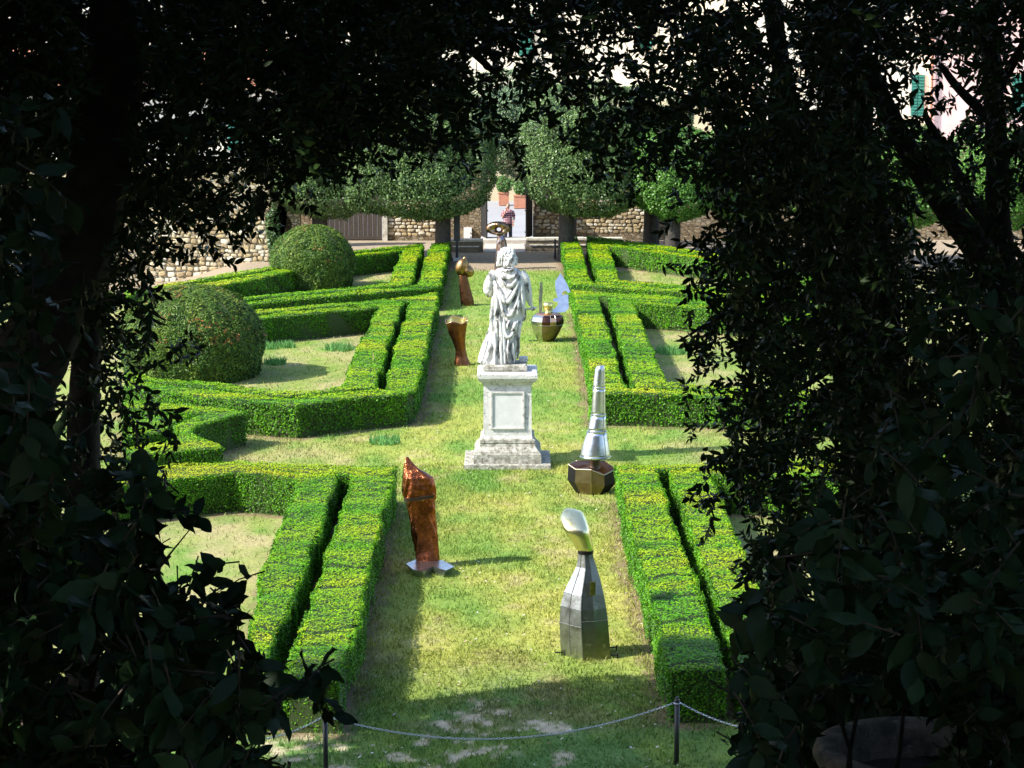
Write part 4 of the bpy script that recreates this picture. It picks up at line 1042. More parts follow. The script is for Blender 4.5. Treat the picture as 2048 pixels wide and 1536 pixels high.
# low stone walls with capstones either side of the landing
def lowwall(lab, px0, px1, y, px_end=None):
    xa, xb = wx(px0, y), wx(px1, y)
    t = thing('low_stone_wall', lab, 'wall', ((xa + xb) / 2, y, 0), 'low walls beside the gate landing')
    mb = MB(); mb.box(((xa + xb) / 2, y + 0.15, 0.2), (xb - xa, 0.32, 0.42)); mb.build('body', mat('dark stone', (0.15, 0.125, 0.09), rough=0.95, noise=(6, (0.24, 0.20, 0.14), 0.45, 0.7), bump=(14, 0.5, 0.03)), t)  # body stone darker than the capstones
    n = max(2, int((xb - xa) / 0.75)); w = (xb - xa) / n
    for k in range(n):
        mb = MB(); mb.box((xa + w * (k + 0.5), y + 0.15, 0.465 + 0.006 * (k % 3)), (w * 0.985, 0.42, 0.105), bev=0.012); mb.build('capstone', M_CAPST, t)
    mb = MB(); mb.box(((xa + xb) / 2, y - 0.10, 0.235), (xb - xa - 0.3, 0.18, 0.04), bev=0.008); mb.build('ledge', M_CAPST, t)
    mb = MB(); mb.box(((xa + xb) / 2, y - 0.08, 0.11), (xb - xa - 0.34, 0.14, 0.20)); mb.build('ledge_base', M_CAPST if False else MATS['dark stone'], t)
lowwall('low capped stone wall left of the gate landing', 898, 966, 90.0)
lowwall('long low capped stone wall right of the gate landing', 1052, 1246, 90.6)
mb = MB(); mb.box(((wx(968, 91) + wx(1050, 91)) / 2, 92.0, 0.0), (wx(1050, 91) - wx(968, 91), 4.2, 0.05)); mb.box((wx(1009, 91), 93.9, 0.09), (wx(1050, 93) - wx(968, 93) + 0.3, 1.3, 0.20), bev=0.02)
o = mb.build('landing', mat('landing stone', (0.40, 0.36, 0.32), rough=0.9, noise=(3, (0.50, 0.47, 0.43), 0.4, 0.7))); o['kind'] = 'structure'
# street and court beyond the wall: one broad sheet that also carries the ground to the horizon
mb = MB(); mb.add([(-900, 95.75, -0.5), (900, 95.75, -0.5), (900, 1500, -0.5), (-900, 1500, -0.5)], [(0, 1, 2, 3)]); o = mb.build('street', M_PAVE); o['kind'] = 'structure'
mb = MB(); mb.add([(-60, 89.9, -1.2), (62, 89.9, -1.2), (62, 96.2, -1.2), (-60, 96.2, -1.2), (-60, 89.9, -0.01), (62, 89.9, -0.01), (62, 95.7, -0.01), (-60, 95.7, -0.01)], [(4, 5, 6, 7), (6, 2, 3, 7)]); o = mb.build('earth_strip', mat('trodden earth', (0.30, 0.24, 0.17), rough=0.95, noise=(2, (0.22, 0.17, 0.11), 0.4, 0.7), bump=(10, 0.4, 0.03))); o['kind'] = 'structure'

# dark signpost and far chain posts
pb = G(914, 521); t = thing('sign_post', 'dark slender information pillar on a pale block, left of the gate', 'post', pb)
s_ = mpp(pb)
mb = MB(); mb.box(pb + Vector((0, 0, 0.05)), (0.30, 0.30, 0.12), bev=0.01); mb.build('foot_block', mat('concrete', (0.5, 0.5, 0.5), rough=0.9), t)
mb = MB(); mb.box(pb + Vector((0, 0, 0.45)), (0.10, 0.10, 0.75)); mb.build('pole', M_POST, t)
mb = MB(); mb.box(pb + Vector((0, 0, 1.5)), (0.24, 0.09, 1.5), bev=0.01); mb.build('panel', M_POST, t)
q1 = post('short dark chain post under the right clipped tree', 1110, 519, 0.80, 'chain_post', 0.04, 'far chain posts')
o = chain('thin far chain from the short post toward the low wall', q1 + Vector((-0.03, 0, 0.72)), q1 + Vector((-1.2, 2.2, 0.35)), 0.10, 0.09, 0.012); o['group'] = 'far chains'

# sunlit rubble wall at the left with a niche and its climber
A_ = G(536, 530); lw = thing('rubble_wall', 'sunlit yellow rubble wall at far left behind the box hedges', 'wall', (A_.x, 86.0, 0))
xw0 = -24.0; xw1 = A_.x
mb = MB(); mb.box(((xw0 + xw1) / 2, 86.3 + 0.25, 1.2), (xw1 - xw0, 0.6, 5.0)); mb.build('wall_body', M_RUB, lw)
stones(lw, (Y(300, 500, 86.2).x, 86.24, 0), (xw1, 86.24, 0), -0.95, 2.6, 0.27, 0.18, 0.04, 9)
nc_ = thing('wall_niche', 'arched stone niche in the corner beside the smaller topiary', 'wall', (wx(562, 87.5), 87.5, 0))
mb = MB()
xa, xb = xw1 + 0.02, wx(600, 87.2)
arch = [Vector((xa, 87.2, -0.6)), Vector((xa, 87.2, 4.0)), Vector((xb, 87.2, 4.0)), Vector((xb, 87.2, -0.6))]
cxn = wx(562, 87.2); rn = 0.42
ins = [Vector((cxn + rn, 87.2, -0.6))] + [Vector((cxn + rn * math.cos(a), 87.2, 1.35 + rn * math.sin(a))) for a in np.linspace(0, math.pi, 12)] + [Vector((cxn - rn, 87.2, -0.6))]
mb.prism(arch + ins, (0, 1, 0), 0.5); mb.build('arched_face', M_RUB, nc_)
mb = MB(); mb.box((cxn, 87.9, 1.0), (1.2, 0.2, 3.2)); mb.build('niche_back', M_RUB_SHADE, nc_)
def bushy(name, lab, cat, c, r, n, size, cols, matl, stem=True, grp=None):
    t = thing(name, lab, cat, c, grp)
    d = unit_dirs(n) * (RNG.random(n) ** 0.35)[:, None]
    C = np.array(c) + np.array((0, 0, r[2])) + d * np.array(r) * (0.8 + 0.5 * (vn(d[:, 0] * 2 + 7, d[:, 2] * 2, 3) - 0.3))[:, None]
    V, Fq = diamonds(C, d + np.array((0, -0.2, 0.4)), size, 0.9, 0.5)
    col = lerp3(np.array(cols[0]), np.array(cols[1]), RNG.random(n))
    f = mknp('foliage', V, Fq, matl, t, np.repeat(col, 4, 0)); f['kind'] = 'stuff'
    if stem:
        mb = MB(); c = Vector(c)
        for k in range(4): mb.tube([c + Vector((0.03 * k - 0.05, 0, 0)), c + Vector((random.uniform(-0.5, 0.5) * r[0], random.uniform(-0.5, 0.5) * r[1], r[2] * 1.4))], [0.02, 0.008], 6)
        mb.build('stem', M_TWIG, t)
    return t
bushy('climbing_plant', 'green climber in the wall corner left of the smaller topiary', 'plant', (wx(549, 86.7), 86.0, -0.35), (0.32, 0.25, 1.35), 2600, 0.10, ((0.03, 0.07, 0.02), (0.08, 0.15, 0.04)), M_ILEX)

# planters and the street wall beyond the gate
cw = thing('street_wall', 'cream plastered wall of the court seen through the gate', 'wall', (wx(1013, 123), 123, -0.5))
for px0, px1, yb, lab, tall in ((997, 1018.5, 411, 'left terracotta planter with a bushy shrub seen through the gate', 30), (1027, 1058, 417, 'right terracotta planter with a bushy shrub seen through the gate', 30)):
    y_ = G(1010, yb, -0.5).y; xa, xb = Y(px0, 400, y_).x, Y(px1, 400, y_).x; hp = 0.72
    t = thing('planter', lab.replace(' with a bushy shrub', ''), 'planter', ((xa + xb) / 2, y_, -0.5), 'terracotta planters in the court')
    mb = MB(); mb.box(((xa + xb) / 2, y_, -0.5 + hp / 2), ((xb - xa) * 0.94, 0.5, hp - 0.06)); mb.build('box', M_TERRA, t)
    mb = MB(); mb.box(((xa + xb) / 2, y_, -0.5 + hp - 0.04), (xb - xa, 0.56, 0.09), bev=0.012); mb.build('rim', M_TERRA, t)
    bushy('shrub', ('leafy shrub growing in the left court planter' if px0 < 1010 else 'leafy shrub growing in the right court planter'), 'shrub', ((xa + xb) / 2, y_, 0.0), (0.62, 0.45, 0.62), 1300, 0.13, ((0.03, 0.09, 0.015), (0.10, 0.22, 0.04)), M_ILEX, True, 'shrubs in the court planters')
mb = MB(); mb.box((0, 123.2, 2.2), (26, 0.3, 5.4)); mb.build('plaster_face', mat('court plaster', (0.60, 0.50, 0.32), rough=0.95, spec=0.1, noise=(0.9, (0.52, 0.42, 0.25), 0.45, 0.7)), cw)

def shutters(parent, px, py0, py1, y, wpx=14, name='window'):
    a = Y(px - wpx, py1, y); b = Y(px + wpx, py0, y); w = b.x - a.x; h = b.z - a.z; cx_ = (a.x + b.x) / 2; cz = (a.z + b.z) / 2
    mb = MB(); mb.box((cx_, y - 0.03, cz), (w * 1.15, 0.08, h * 1.06)); f = mb.build(name, M_CAPST, parent)
    for k in (-1, 1):
        mb = MB(); mb.box((cx_ + k * w / 4, y - 0.10, cz), (w / 2 * 0.96, 0.03, h)); s = mb.build('shutter', M_SHUT, f)
        mb = MB()
        for q in range(14): mb.box((cx_ + k * w / 4, y - 0.13, cz - h / 2 + h * (q + 0.5) / 14), (w / 2 * 0.78, 0.045, h / 14 * 0.45))
        mb.build('slat', mat('green slat', (0.05, 0.26, 0.19), rough=0.5), s) if False else mb.build('slat', MATS.get('green slat') or mat('green slat', (0.05, 0.26, 0.19), rough=0.5), f)
def building(name, lab, px0, px1, y, z1, m, wins, depth=8, z0=-0.6):
    xa, xb = Y(px0, 100, y).x, Y(px1, 100, y).x
    t = thing(name, lab, 'building', ((xa + xb) / 2, y, z0))
    mb = MB(); mb.box(((xa + xb) / 2, y + depth / 2, (z0 + z1) / 2), (xb - xa, depth, z1 - z0)); mb.build('wall', m, t)
    mb = MB(); mb.box(((xa + xb) / 2, y + depth / 2 - 0.3, z1 + 0.15), (xb - xa + 0.3, depth + 0.9, 0.3)); mb.add([(xa - 0.15, y - 0.6, z1 + 0.31), (xb + 0.15, y - 0.6, z1 + 0.31), (xb + 0.15, y + depth, z1 + 0.31), (xa - 0.15, y + depth, z1 + 0.31), (xa - 0.15, y + depth / 2, z1 + 1.8), (xb + 0.15, y + depth / 2, z1 + 1.8)], [(0, 1, 5, 4), (2, 3, 4, 5), (0, 4, 3), (1, 2, 5)]); mb.build('roof', M_TERRA, t)
    for w in wins: shutters(t, w[0], w[1], w[2], y, w[3] if len(w) > 3 else 14)
    return t
building('townhouse', 'tall cream plastered building above the clipped trees and gate', 560, 1505, 131, 15.5, M_PLASTER, [(1052, 30, 112), (820, 30, 112), (1290, 20, 100), (650, 30, 112)])
building('townhouse', 'ochre and white house with green shutters behind right trees', 1510, 1861, 122, 14.5, M_OCHRE, [(1835, 150, 232, 14), (1690, 150, 232, 14), (1560, 150, 232, 14), (1766, -60, 20, 13)])
bt = building('townhouse', 'pink plastered house at the far right edge behind trees', 1864, 2400, 121.5, 15.0, M_PINK, [(2036, 150, 225, 14), (1960, -80, 0, 14)])
mb = MB(); q = Y(1863, 200, 121.3); mb.tube([(q.x, 121.35, -0.5), (q.x, 121.35, 14.5)], 0.07, 8); mb.build('drainpipe', M_TERRA, bt)
building('townhouse', 'cream stone building rising behind the left rubble wall', -400, 585, 113, 6.0, mat('pale stone wall', (0.78, 0.72, 0.58), rough=0.95, spec=0.1, noise=(1.2, (0.62, 0.53, 0.36), 0.5, 0.75), noise2=(7, (0.84, 0.80, 0.70), 0.5, 0.75), bump=(6, 0.3, 0.04)), [(470, 235, 300), (380, 235, 300)])
building('townhouse', 'tall pale building far behind the left oak leaves', -400, 545, 152, 16.0, M_PLASTER, [(330, 60, 130), (450, 60, 130)])

# ------------------------------------------------------------------ man in the gateway
pf = Vector((Y(1016, 470, 99).x, 99.0, -0.5))
man = thing('person', 'man in checked shirt and dark trousers in the gateway, hand raised to mouth', 'person', pf)
M_SKIN = mat('skin', (0.42, 0.22, 0.15), rough=0.55); M_TROU = mat('dark trousers', (0.02, 0.022, 0.03), rough=0.85); M_HAIR = mat('short dark hair', (0.05, 0.035, 0.03), rough=0.8)
def checks():
    m = mat('checked shirt', (0.6, 0.1, 0.12), rough=0.85); nt = m.node_tree; N = nt.nodes; L = nt.links
    tc = [n for n in N if n.type == 'TEX_COORD'][0]
    def band(axis, sc, c, prev):
        w = N.new('ShaderNodeTexWave'); w.bands_direction = axis; w.inputs['Scale'].default_value = sc; L.new(tc.outputs['Object'], w.inputs['Vector'])
        r = N.new('ShaderNodeValToRGB'); r.color_ramp.interpolation = 'CONSTANT'; r.color_ramp.elements[1].position = 0.55; L.new(w.outputs[0], r.inputs[0])
        mx = N.new('ShaderNodeMix'); mx.data_type = 'RGBA'; L.new(r.outputs[0], mx.inputs['Factor']); mx.inputs['B'].default_value = (*c, 1)
        if prev is None: mx.inputs['A'].default_value = (0.36, 0.035, 0.05, 1)
        else: L.new(prev, mx.inputs['A'])
        return mx.outputs['Result']
    a = band('X', 3.4, (0.62, 0.50, 0.50), None); b = band('Z', 3.2, (0.13, 0.07, 0.12), a)
    L.new(b, N['Principled BSDF'].inputs['Base Color']); return m
M_SHIRT = checks()
def pp(x, y, z): return pf + Vector((x, y, z))
mb = MB()                                              # one continuous body: legs, trunk, neck, head, arms, hands
for sx, kx, fy_ in ((-1, -0.13, -0.10), (1, 0.12, 0.14)):
    mb.tube([pp(sx * 0.09, 0, 0.92), pp(sx * 0.105, fy_ * 0.3, 0.50), pp(kx, fy_ * 0.9, 0.10), pp(kx, fy_, 0.06)], [0.088, 0.062, 0.042, 0.045], 12)
    mb.tube([pp(kx, fy_ + 0.06, 0.045), pp(kx * 1.1, fy_ - 0.08, 0.04), pp(kx * 1.15, fy_ - 0.18, 0.03)], [0.045, 0.045, 0.03], 10)
mb.rings([[pp(hw_ * a, dp_ * b, z) for a, b in sell(20, 2.3)] for z, hw_, dp_ in ((0.86, 0.165, 0.115), (0.98, 0.17, 0.12), (1.10, 0.165, 0.12), (1.25, 0.185, 0.125), (1.38, 0.195, 0.115), (1.44, 0.165, 0.09), (1.48, 0.07, 0.065))])
mb.tube([pp(0, 0.01, 1.44), pp(0, -0.015, 1.56)], [0.062, 0.056], 12)
mb.ball(pp(0, -0.02, 1.635), (0.076, 0.096, 0.115), 16, 12)
mb.tube([pp(0, -0.108, 1.645), pp(0, -0.135, 1.615), pp(0, -0.11, 1.605)], [0.012, 0.017, 0.012], 8)
for sx in (-1, 1): mb.ball(pp(sx * 0.078, -0.01, 1.63), (0.012, 0.02, 0.032), 8, 6)
# his right arm (viewer's left) bent up, hand at the mouth; left arm bent at the hip
mb.tube([pp(-0.185, 0, 1.40), pp(-0.25, -0.03, 1.13), pp(-0.255, -0.05, 1.10), pp(-0.16, -0.17, 1.30), pp(-0.10, -0.19, 1.42)], [0.058, 0.046, 0.044, 0.034, 0.028], 10)
mb.tube([pp(0.185, 0, 1.40), pp(0.27, 0.03, 1.14), pp(0.275, 0.02, 1.11), pp(0.24, -0.10, 0.95), pp(0.225, -0.12, 0.90)], [0.058, 0.046, 0.044, 0.034, 0.028], 10)
for hx, hy, hz_, up in ((-0.085, -0.195, 1.47, 1), (0.215, -0.13, 0.85, -1)):
    mb.ball(pp(hx, hy, hz_), (0.034, 0.022, 0.045), 10, 8)
    for q in range(4): mb.tube([pp(hx + 0.016 * (q - 1.5), hy, hz_ + up * 0.03), pp(hx + 0.017 * (q - 1.5), hy - 0.02, hz_ + up * (0.075 + 0.006 * (q in (1, 2)))), pp(hx + 0.016 * (q - 1.5), hy - 0.005 , hz_ + up * 0.105)], [0.0095, 0.009, 0.007], 6)
    mb.tube([pp(hx + 0.03, hy, hz_ - up * 0.01), pp(hx + 0.052, hy - 0.02, hz_ + up * 0.03), pp(hx + 0.045, hy - 0.03, hz_ + up * 0.06)], [0.012, 0.011, 0.009], 6)
o = mb.build('body', M_SKIN, man); remesh(o, 0.011, 1)
mb = MB()
mb.rings([[pp(hw_ * a, dp_ * b, z) for a, b in sell(22, 2.4)] for z, hw_, dp_ in ((0.88, 0.205, 0.145), (0.98, 0.20, 0.145), (1.10, 0.195, 0.145), (1.25, 0.212, 0.15), (1.38, 0.222, 0.14), (1.45, 0.185, 0.11), (1.49, 0.085, 0.08))])
for pts_ in ([pp(-0.19, 0, 1.41), pp(-0.235, -0.02, 1.24), pp(-0.252, -0.03, 1.17)], [pp(0.19, 0, 1.41), pp(0.25, 0.02, 1.24), pp(0.27, 0.03, 1.17)]): mb.tube(pts_, [0.075, 0.072, 0.07], 12)
o = mb.build('shirt', M_SHIRT, man); remesh(o, 0.014, 1)
mb = MB()
mb.rings([[pp(hw_ * a, dp_ * b, z) for a, b in sell(20, 2.3)] for z, hw_, dp_ in ((0.80, 0.175, 0.125), (0.90, 0.185, 0.13), (0.98, 0.18, 0.13))])
for sx, kx, fy_ in ((-1, -0.13, -0.10), (1, 0.12, 0.14)): mb.tube([pp(sx * 0.09, 0, 0.90), pp(sx * 0.105, fy_ * 0.3, 0.50), pp(kx, fy_ * 0.9, 0.09)], [0.105, 0.085, 0.07], 12)
o = mb.build('trousers', M_TROU, man); remesh(o, 0.014, 1)
mb = MB(); mb.ball(pp(0, 0.012, 1.668), (0.082, 0.095, 0.088), 14, 10); mb.build('hair', M_HAIR, man, True)
for sx in (-1, 1):
    mb = MB(); mb.ball(pp(sx * 0.028, -0.105, 1.64), 0.011, 8, 6); mb.build('eye', M_BLACK, man, True)
mb = MB(); mb.box(pp(0, -0.108, 1.582), (0.045, 0.012, 0.008)); mb.build('mouth', mat('lips', (0.30, 0.10, 0.09), rough=0.6), man)

# ------------------------------------------------------------------ clipped trees before the wall
def clipped_tree(lab, px, pxhalf, yb, z0, z1, trunk_px, cols, e=2.7, n=30000, hy=2.2, leaf=0.105):
    s = Y(px, 450, yb); c = Vector((s.x, yb, 0)); hx = pxhalf * mpp(Vector((s.x, yb, 4)))
    tx = Y(trunk_px, 500, yb).x
    t = thing('clipped_tree', lab, 'tree', (tx, yb, 0), 'clipped trees in front of the wall')
    mb = MB(); b = Vector((tx, yb, -0.5 if tx < -9 else 0.0)); mb.tube([b + Vector((0, 0, -0.05)), b + Vector((0, 0, 0.12)), b + Vector((0.0, 0, 0.6)), b + Vector((0.02, 0, z0 + 0.5)), b + Vector((0.1, 0, (z0 + z1) / 2))], [0.48, 0.36, 0.31, 0.29, 0.15], 14, wob=0.05); mb.build('trunk', M_BARK, t, True)
    hz = (z1 - z0) / 2; cc = np.array((c.x, yb, z0 + hz)); H = np.array((hx, hy, hz))
    d = unit_dirs(n * 2); d = d[d[:, 1] < 0.45][:n]                      # the wall side is built thinner
    m = len(d)
    rs = 1 / ((np.abs(d) / H) ** e).sum(1) ** (1 / e)
    w = rs ** 2; keep = RNG.random(m) < np.clip(w / w.max() * 1.6, 0, 1); d = d[keep]; rs = rs[keep]; m = len(d)
    P = d * rs[:, None]
    lump = 0.55 * (fbm(P[:, 0] * 0.9 + 5, P[:, 2] * 0.9 + P[:, 1], 51) - 0.45) + 0.30 * (fbm(P[:, 0] * 2.6 + 5, P[:, 2] * 2.6 + P[:, 1], 57, 2) - 0.5)
    depth_ = RNG.exponential(0.10, m); depth_ = np.minimum(depth_, 0.5)
    C = cc + d * (rs + lump - depth_ + RNG.normal(0, 0.03, m))[:, None]
    g = np.sign(P) * (np.abs(P) / H) ** (e - 1) / H; g /= np.linalg.norm(g, axis=1)[:, None]
    V, Fq = diamonds(C, g + np.array((0, 0, 0.3)), leaf, 0.85, 0.5)
    col = lerp3(np.array(cols[0]), np.array(cols[1]), np.clip(RNG.random(m) * 0.8 + 0.5 * (fbm(P[:, 0] * 1.5, P[:, 2] * 1.5, 53) - 0.4), 0, 1))
    cr = mknp('crown', V, Fq, M_ILEX, t, np.repeat(col, 4, 0))
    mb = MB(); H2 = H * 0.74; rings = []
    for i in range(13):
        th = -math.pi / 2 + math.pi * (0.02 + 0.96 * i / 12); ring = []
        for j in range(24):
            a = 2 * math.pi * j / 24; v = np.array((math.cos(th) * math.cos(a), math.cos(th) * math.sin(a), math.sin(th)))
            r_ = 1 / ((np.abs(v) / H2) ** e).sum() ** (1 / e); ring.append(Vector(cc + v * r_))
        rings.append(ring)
    mb.rings(rings); mb.build('light_block_core', mat('light block core', (0.010, 0.018, 0.008), rough=1.0), t, True)  # solid dark core added inside the leaves to block light
ILX = ((0.025, 0.065, 0.018), (0.18, 0.28, 0.085))
LIM = ((0.035, 0.11, 0.015), (0.12, 0.27, 0.035))
clipped_tree('broad clipped evergreen tree left of the gate with thick dark trunk', 836, 158, 86.8, 1.72, 6.5, 886, ILX, 3.4, 46000)
clipped_tree('clipped evergreen tree behind the smaller round topiary', 650, 110, 87.6, 1.72, 6.3, 640, ILX, 3.4, 30000)
clipped_tree('clipped evergreen tree right of the gate with dark trunk', 1172, 128, 86.8, 1.80, 6.7, 1132, ILX, 3.2, 38000)
clipped_tree('dark clipped tree between the gate tree and the bright green one, set back', 1285, 95, 89.5, 2.0, 6.5, 1302, ILX, 3.4, 24000)
clipped_tree('bright green clipped tree right of the others with slim grey trunk', 1350, 82, 85.5, 1.78, 5.1, 1344, LIM, 2.8, 22000, 1.7)
clipped_tree('pale leafy treetop rising behind the gate trees', 1035, 130, 91.5, 3.0, 7.2, 1138, ((0.10, 0.17, 0.08), (0.24, 0.34, 0.18)), 2.2, 20000, 1.6)
for k, (px, hw_, yb, lab) in enumerate(((1480, 75, 86.5, 'green clipped tree glimpsed left of the right dark trunks'), (1640, 85, 86, 'green clipped tree glimpsed between the right dark trunks'), (1810, 90, 84, 'sunlit green clipped tree glimpsed under the shuttered house'), (1985, 90, 82, 'sunlit green clipped tree glimpsed at the right edge'), (2170, 95, 81, 'green clipped tree beyond the right edge'), (2360, 95, 80, 'green clipped tree farther beyond the right edge'))):
    clipped_tree(lab, px, hw_, yb, 1.6, 5.3, px, LIM, 2.6, 15000, 1.7, 0.12)

# ------------------------------------------------------------------ foreground grove: leafy frame of holm oaks and laurels
def leaf_proto(L, W, fold=0.25, droop=0.25):
    xs = [0.0, 0.25, 0.60, 1.0]; ws = [0.0, 0.85, 0.88, 0.0]
    V = []
    def pt(t, w): return (t * L, w * W / 2, abs(w) * W / 2 * fold - droop * L * t * t)
    V = [pt(0, 0), pt(xs[1], -ws[1]), pt(xs[1], 0), pt(xs[1], ws[1]), pt(xs[2], -ws[2]), pt(xs[2], 0), pt(xs[2], ws[2]), pt(1, 0)]
    T = [(0, 2, 1), (0, 3, 2), (1, 2, 5), (1, 5, 4), (2, 3, 6), (2, 6, 5), (4, 5, 7), (5, 6, 7)]
    return np.array(V), np.array(T)
def leaf_fine(L, W, fold, droop):
    xs = [0.0, 0.06, 0.18, 0.36, 0.56, 0.75, 0.90, 1.0]; ws = [0.03, 0.05, 0.62, 0.96, 1.0, 0.70, 0.27, 0.0]
    V = []; T = []
    for t, w in zip(xs, ws):
        for k in (-1, 0, 1): V.append((t * L, k * w * W / 2, abs(k) * w * W / 2 * fold + (0.006 * math.sin(t * 9) if k else 0) - droop * L * t * t))
    for i in range(len(xs) - 1):
        for k in (0, 1):
            a = i * 3 + k; T += [(a, a + 3, a + 4), (a, a + 4, a + 1)]
    return np.array(V), np.array(T)
def rotm(ax, ang):
    return np.array(Matrix.Rotation(ang, 3, Vector(ax)))
def spray_proto(rng, nleaf, L, W, length, droop, fine=False):
    """one twig along +x with leaves around it"""
    Vs = []; o = 0; Ts = []
    for k in range(nleaf):
        V, T = (leaf_fine if fine else leaf_proto)(L * rng.uniform(0.7, 1.2), W * rng.uniform(0.8, 1.2), rng.uniform(0.05, 0.4), droop * rng.uniform(0.3, 1.6))
        t = (k + rng.random()) / nleaf
        az = k * 2.4 + rng.uniform(-0.5, 0.5); sp_ = rng.uniform(0.5, 1.15)
        R = rotm((1, 0, 0), az) @ rotm((0, 0, 1), sp_) @ rotm((1, 0, 0), rng.uniform(-1.2, 1.2))
        V = V @ R.T + np.array((t * length, 0, -0.10 * length * t * t))
        Vs.append(V); Ts.append(T + o); o += len(V)
    return np.concatenate(Vs), np.concatenate(Ts)
_pr = random.Random(77)
OAK = [spray_proto(_pr, 13, 0.066, 0.026, 0.16, 0.25) for _ in range(14)]
LAU = [spray_proto(_pr, 8, 0.092, 0.042, 0.13, 0.35, True) for _ in range(14)]
def grid(rows): return np.array([[int(c) for c in r] for r in rows])
COV = np.array([0, 0.10, 0.2, 0.32, 0.46, 0.6, 0.74, 0.86, 0.955, 0.996])
#        0         1         2         3
MAP_A = grid([
 '99999999999999998888888868888888',
 '99999999999999887777788868888888',
 '99999999999999965666788887774465',
 '99998888899988864367778898864466',
 '99999888899976752556778999998888',
 '88899888886421100134547988886566',
 '88888887600000000014337988875555',
 '88888642000000000000018988876666',
 '88886100000000000000038888888888',
 '77774100000000000000038888888888',
 '66664100000000000000048888888888',
 '55555200000000000000015888888888',
 '55566400000000000000026888888888',
 '55566400000000000000015888888888',
 '55554100000000000000006888888888',
 '55542000000000000000005888888888',
 '54300000000000000000003688888888',
 '43000000000000000000001577777777',
 '30000000000000000000000466666666',
 '00000000000000000000000244444444',
 '00000000000000000000000000000000',
 '00000000000000000000000000000000',
 '00000000000000000000000000000000',
 '00000000000000000000000000000000'])
MAP_B = grid([
 '20000000000000000000000000000000',
 '22000000000000000000000000000000',
 '33000000000000000000000000000000',
 '43000000000000000000000000000000',
 '43000000000000000000000000000000',
 '53000000000000000000000000000000',
 '64000000000000000000000000000000',
 '65000000000000000000000000000000',
 '65100000000000000000000000000001',
 '66200000000000000000000000000123',
 '66300000000000000000000000000233',
 '77400000000000000000000000023333',
 '77500000000000000000000000034444',
 '77500000000000000000000000245555',
 '77766200000000000000000002455566',
 '88876300000000000000000024566667',
 '88888630000000000000000135777777',
 '99999764000000000000000357888888',
 '99999964000000000000000678999999',
 '99999986000000000000001789999999',
 '99999999520000000000002889999999',
 '99999999940000000000002999999999',
 '99999999930000000000002999999999',
 '99999999510000000000004999999999'])
def mapval(M, px, py):
    x = np.clip(px / 64 - 0.5, 0, 30.999); y = np.clip(py / 64 - 0.5, 0, 22.999)
    i = x.astype(int); j = y.astype(int); fx = x - i; fy = y - j
    C = COV[M]
    c = (C[j, i] * (1 - fx) + C[j, i + 1] * fx) * (1 - fy) + (C[j + 1, i] * (1 - fx) + C[j + 1, i + 1] * fx) * fy
    return c
_fwd = np.array(_f); _rgt = np.array(_r); _upv = np.array(_u)
def sprays(M, protos, d0, d1, area, rng, boost=1.0, keepout=None):
    """positions, sizes: Poisson in the picture plane, spread over a deep crown d0..d1"""
    n = 150000
    px = rng.uniform(-620, 2780, n); py = rng.uniform(-260, 1720, n)
    c = mapval(M, np.clip(px, 0, 2047), np.clip(py, 0, 1535))
    c = np.clip(c + (fbm(px / 70, py / 70, 61, 3) - 0.5) * 0.9 * np.minimum(c, 1 - c) * 2.0, 0, 0.997)
    lam = -np.log(1 - c)
    dens = n / (3400 * 1980)
    d = rng.uniform(d0, d1, n)
    a = area * (F / d) ** 2                                # projected leaf area in px^2 of one spray
    p = lam * boost / a / dens
    if p.max() > 1.2: print('spray density short', p.max())
    k = rng.random(n) < p
    if keepout is not None: k &= ~keepout(px, py, d)
    return px[k], py[k], d[k]
def build_crown(name, parent, protos, px, py, d, rng, cols, matl, hang, twig):
    n = len(px); Vs = []; Ts = []; Cs = []; o = 0; tw = MB()
    dirs = _fwd + _rgt * ((px - 1024) / F)[:, None] + _upv * ((768 - py) / F)[:, None]
    Pos = np.array((0, 0, CH)) + dirs * d[:, None]
    for i in range(n):
        V, T = protos[rng.integers(len(protos))]
        az = rng.uniform(0, 2 * np.pi); el = rng.normal(-hang, 0.45)
        R = rotm((0, 0, 1), az) @ rotm((0, 1, 0), -el) @ rotm((1, 0, 0), rng.uniform(0, 6.28))
        s = rng.uniform(0.75, 1.2)
        ax_ = R @ np.array((0.075, 0, 0))
        W = (V * s) @ R.T + Pos[i] - ax_
        Vs.append(W); Ts.append(T + o); o += len(W)
        pv = 24 if protos is LAU else 8; nl = len(V) // pv
        t = np.clip(rng.random(nl) * 0.9 + (0.45 if rng.random() < 0.12 else 0), 0, 1)
        Cs.append(np.repeat(lerp3(np.array(cols[0]), np.array(cols[1]), t), pv, 0))
        if i % twig == 0:
            a = Vector(Pos[i] - ax_ * 1.5); b = Vector(Pos[i] + ax_ * 0.9); tw.tube([a, (a + b) / 2 + Vector((0, 0, 0.012)), b], [0.003, 0.0025, 0.0012], 4, cap=False)
    mknp(name, np.concatenate(Vs), np.concatenate(Ts), matl, parent, np.concatenate(Cs), protos is LAU)
    if tw.V: tw.build('twigs', M_TWIG, parent)['kind'] = 'stuff'
OAKC = ((0.010, 0.024, 0.007), (0.034, 0.072, 0.016)); LAUC = ((0.010, 0.028, 0.010), (0.026, 0.062, 0.018))
rngA = np.random.default_rng(101)
_tl = np.array([(20, 800), (75, 690), (125, 580), (172, 460), (203, 330), (225, 180), (240, 0), (250, -300)], float)
def keepA(x, y, d):                # few leaves hang on the viewer's side of the big leaning trunk
    tx = np.interp(-y, -_tl[:, 1], _tl[:, 0])
    return (np.abs(x - tx) < 62) & (d < 12.4) & (rngA.random(len(x)) < 0.93)
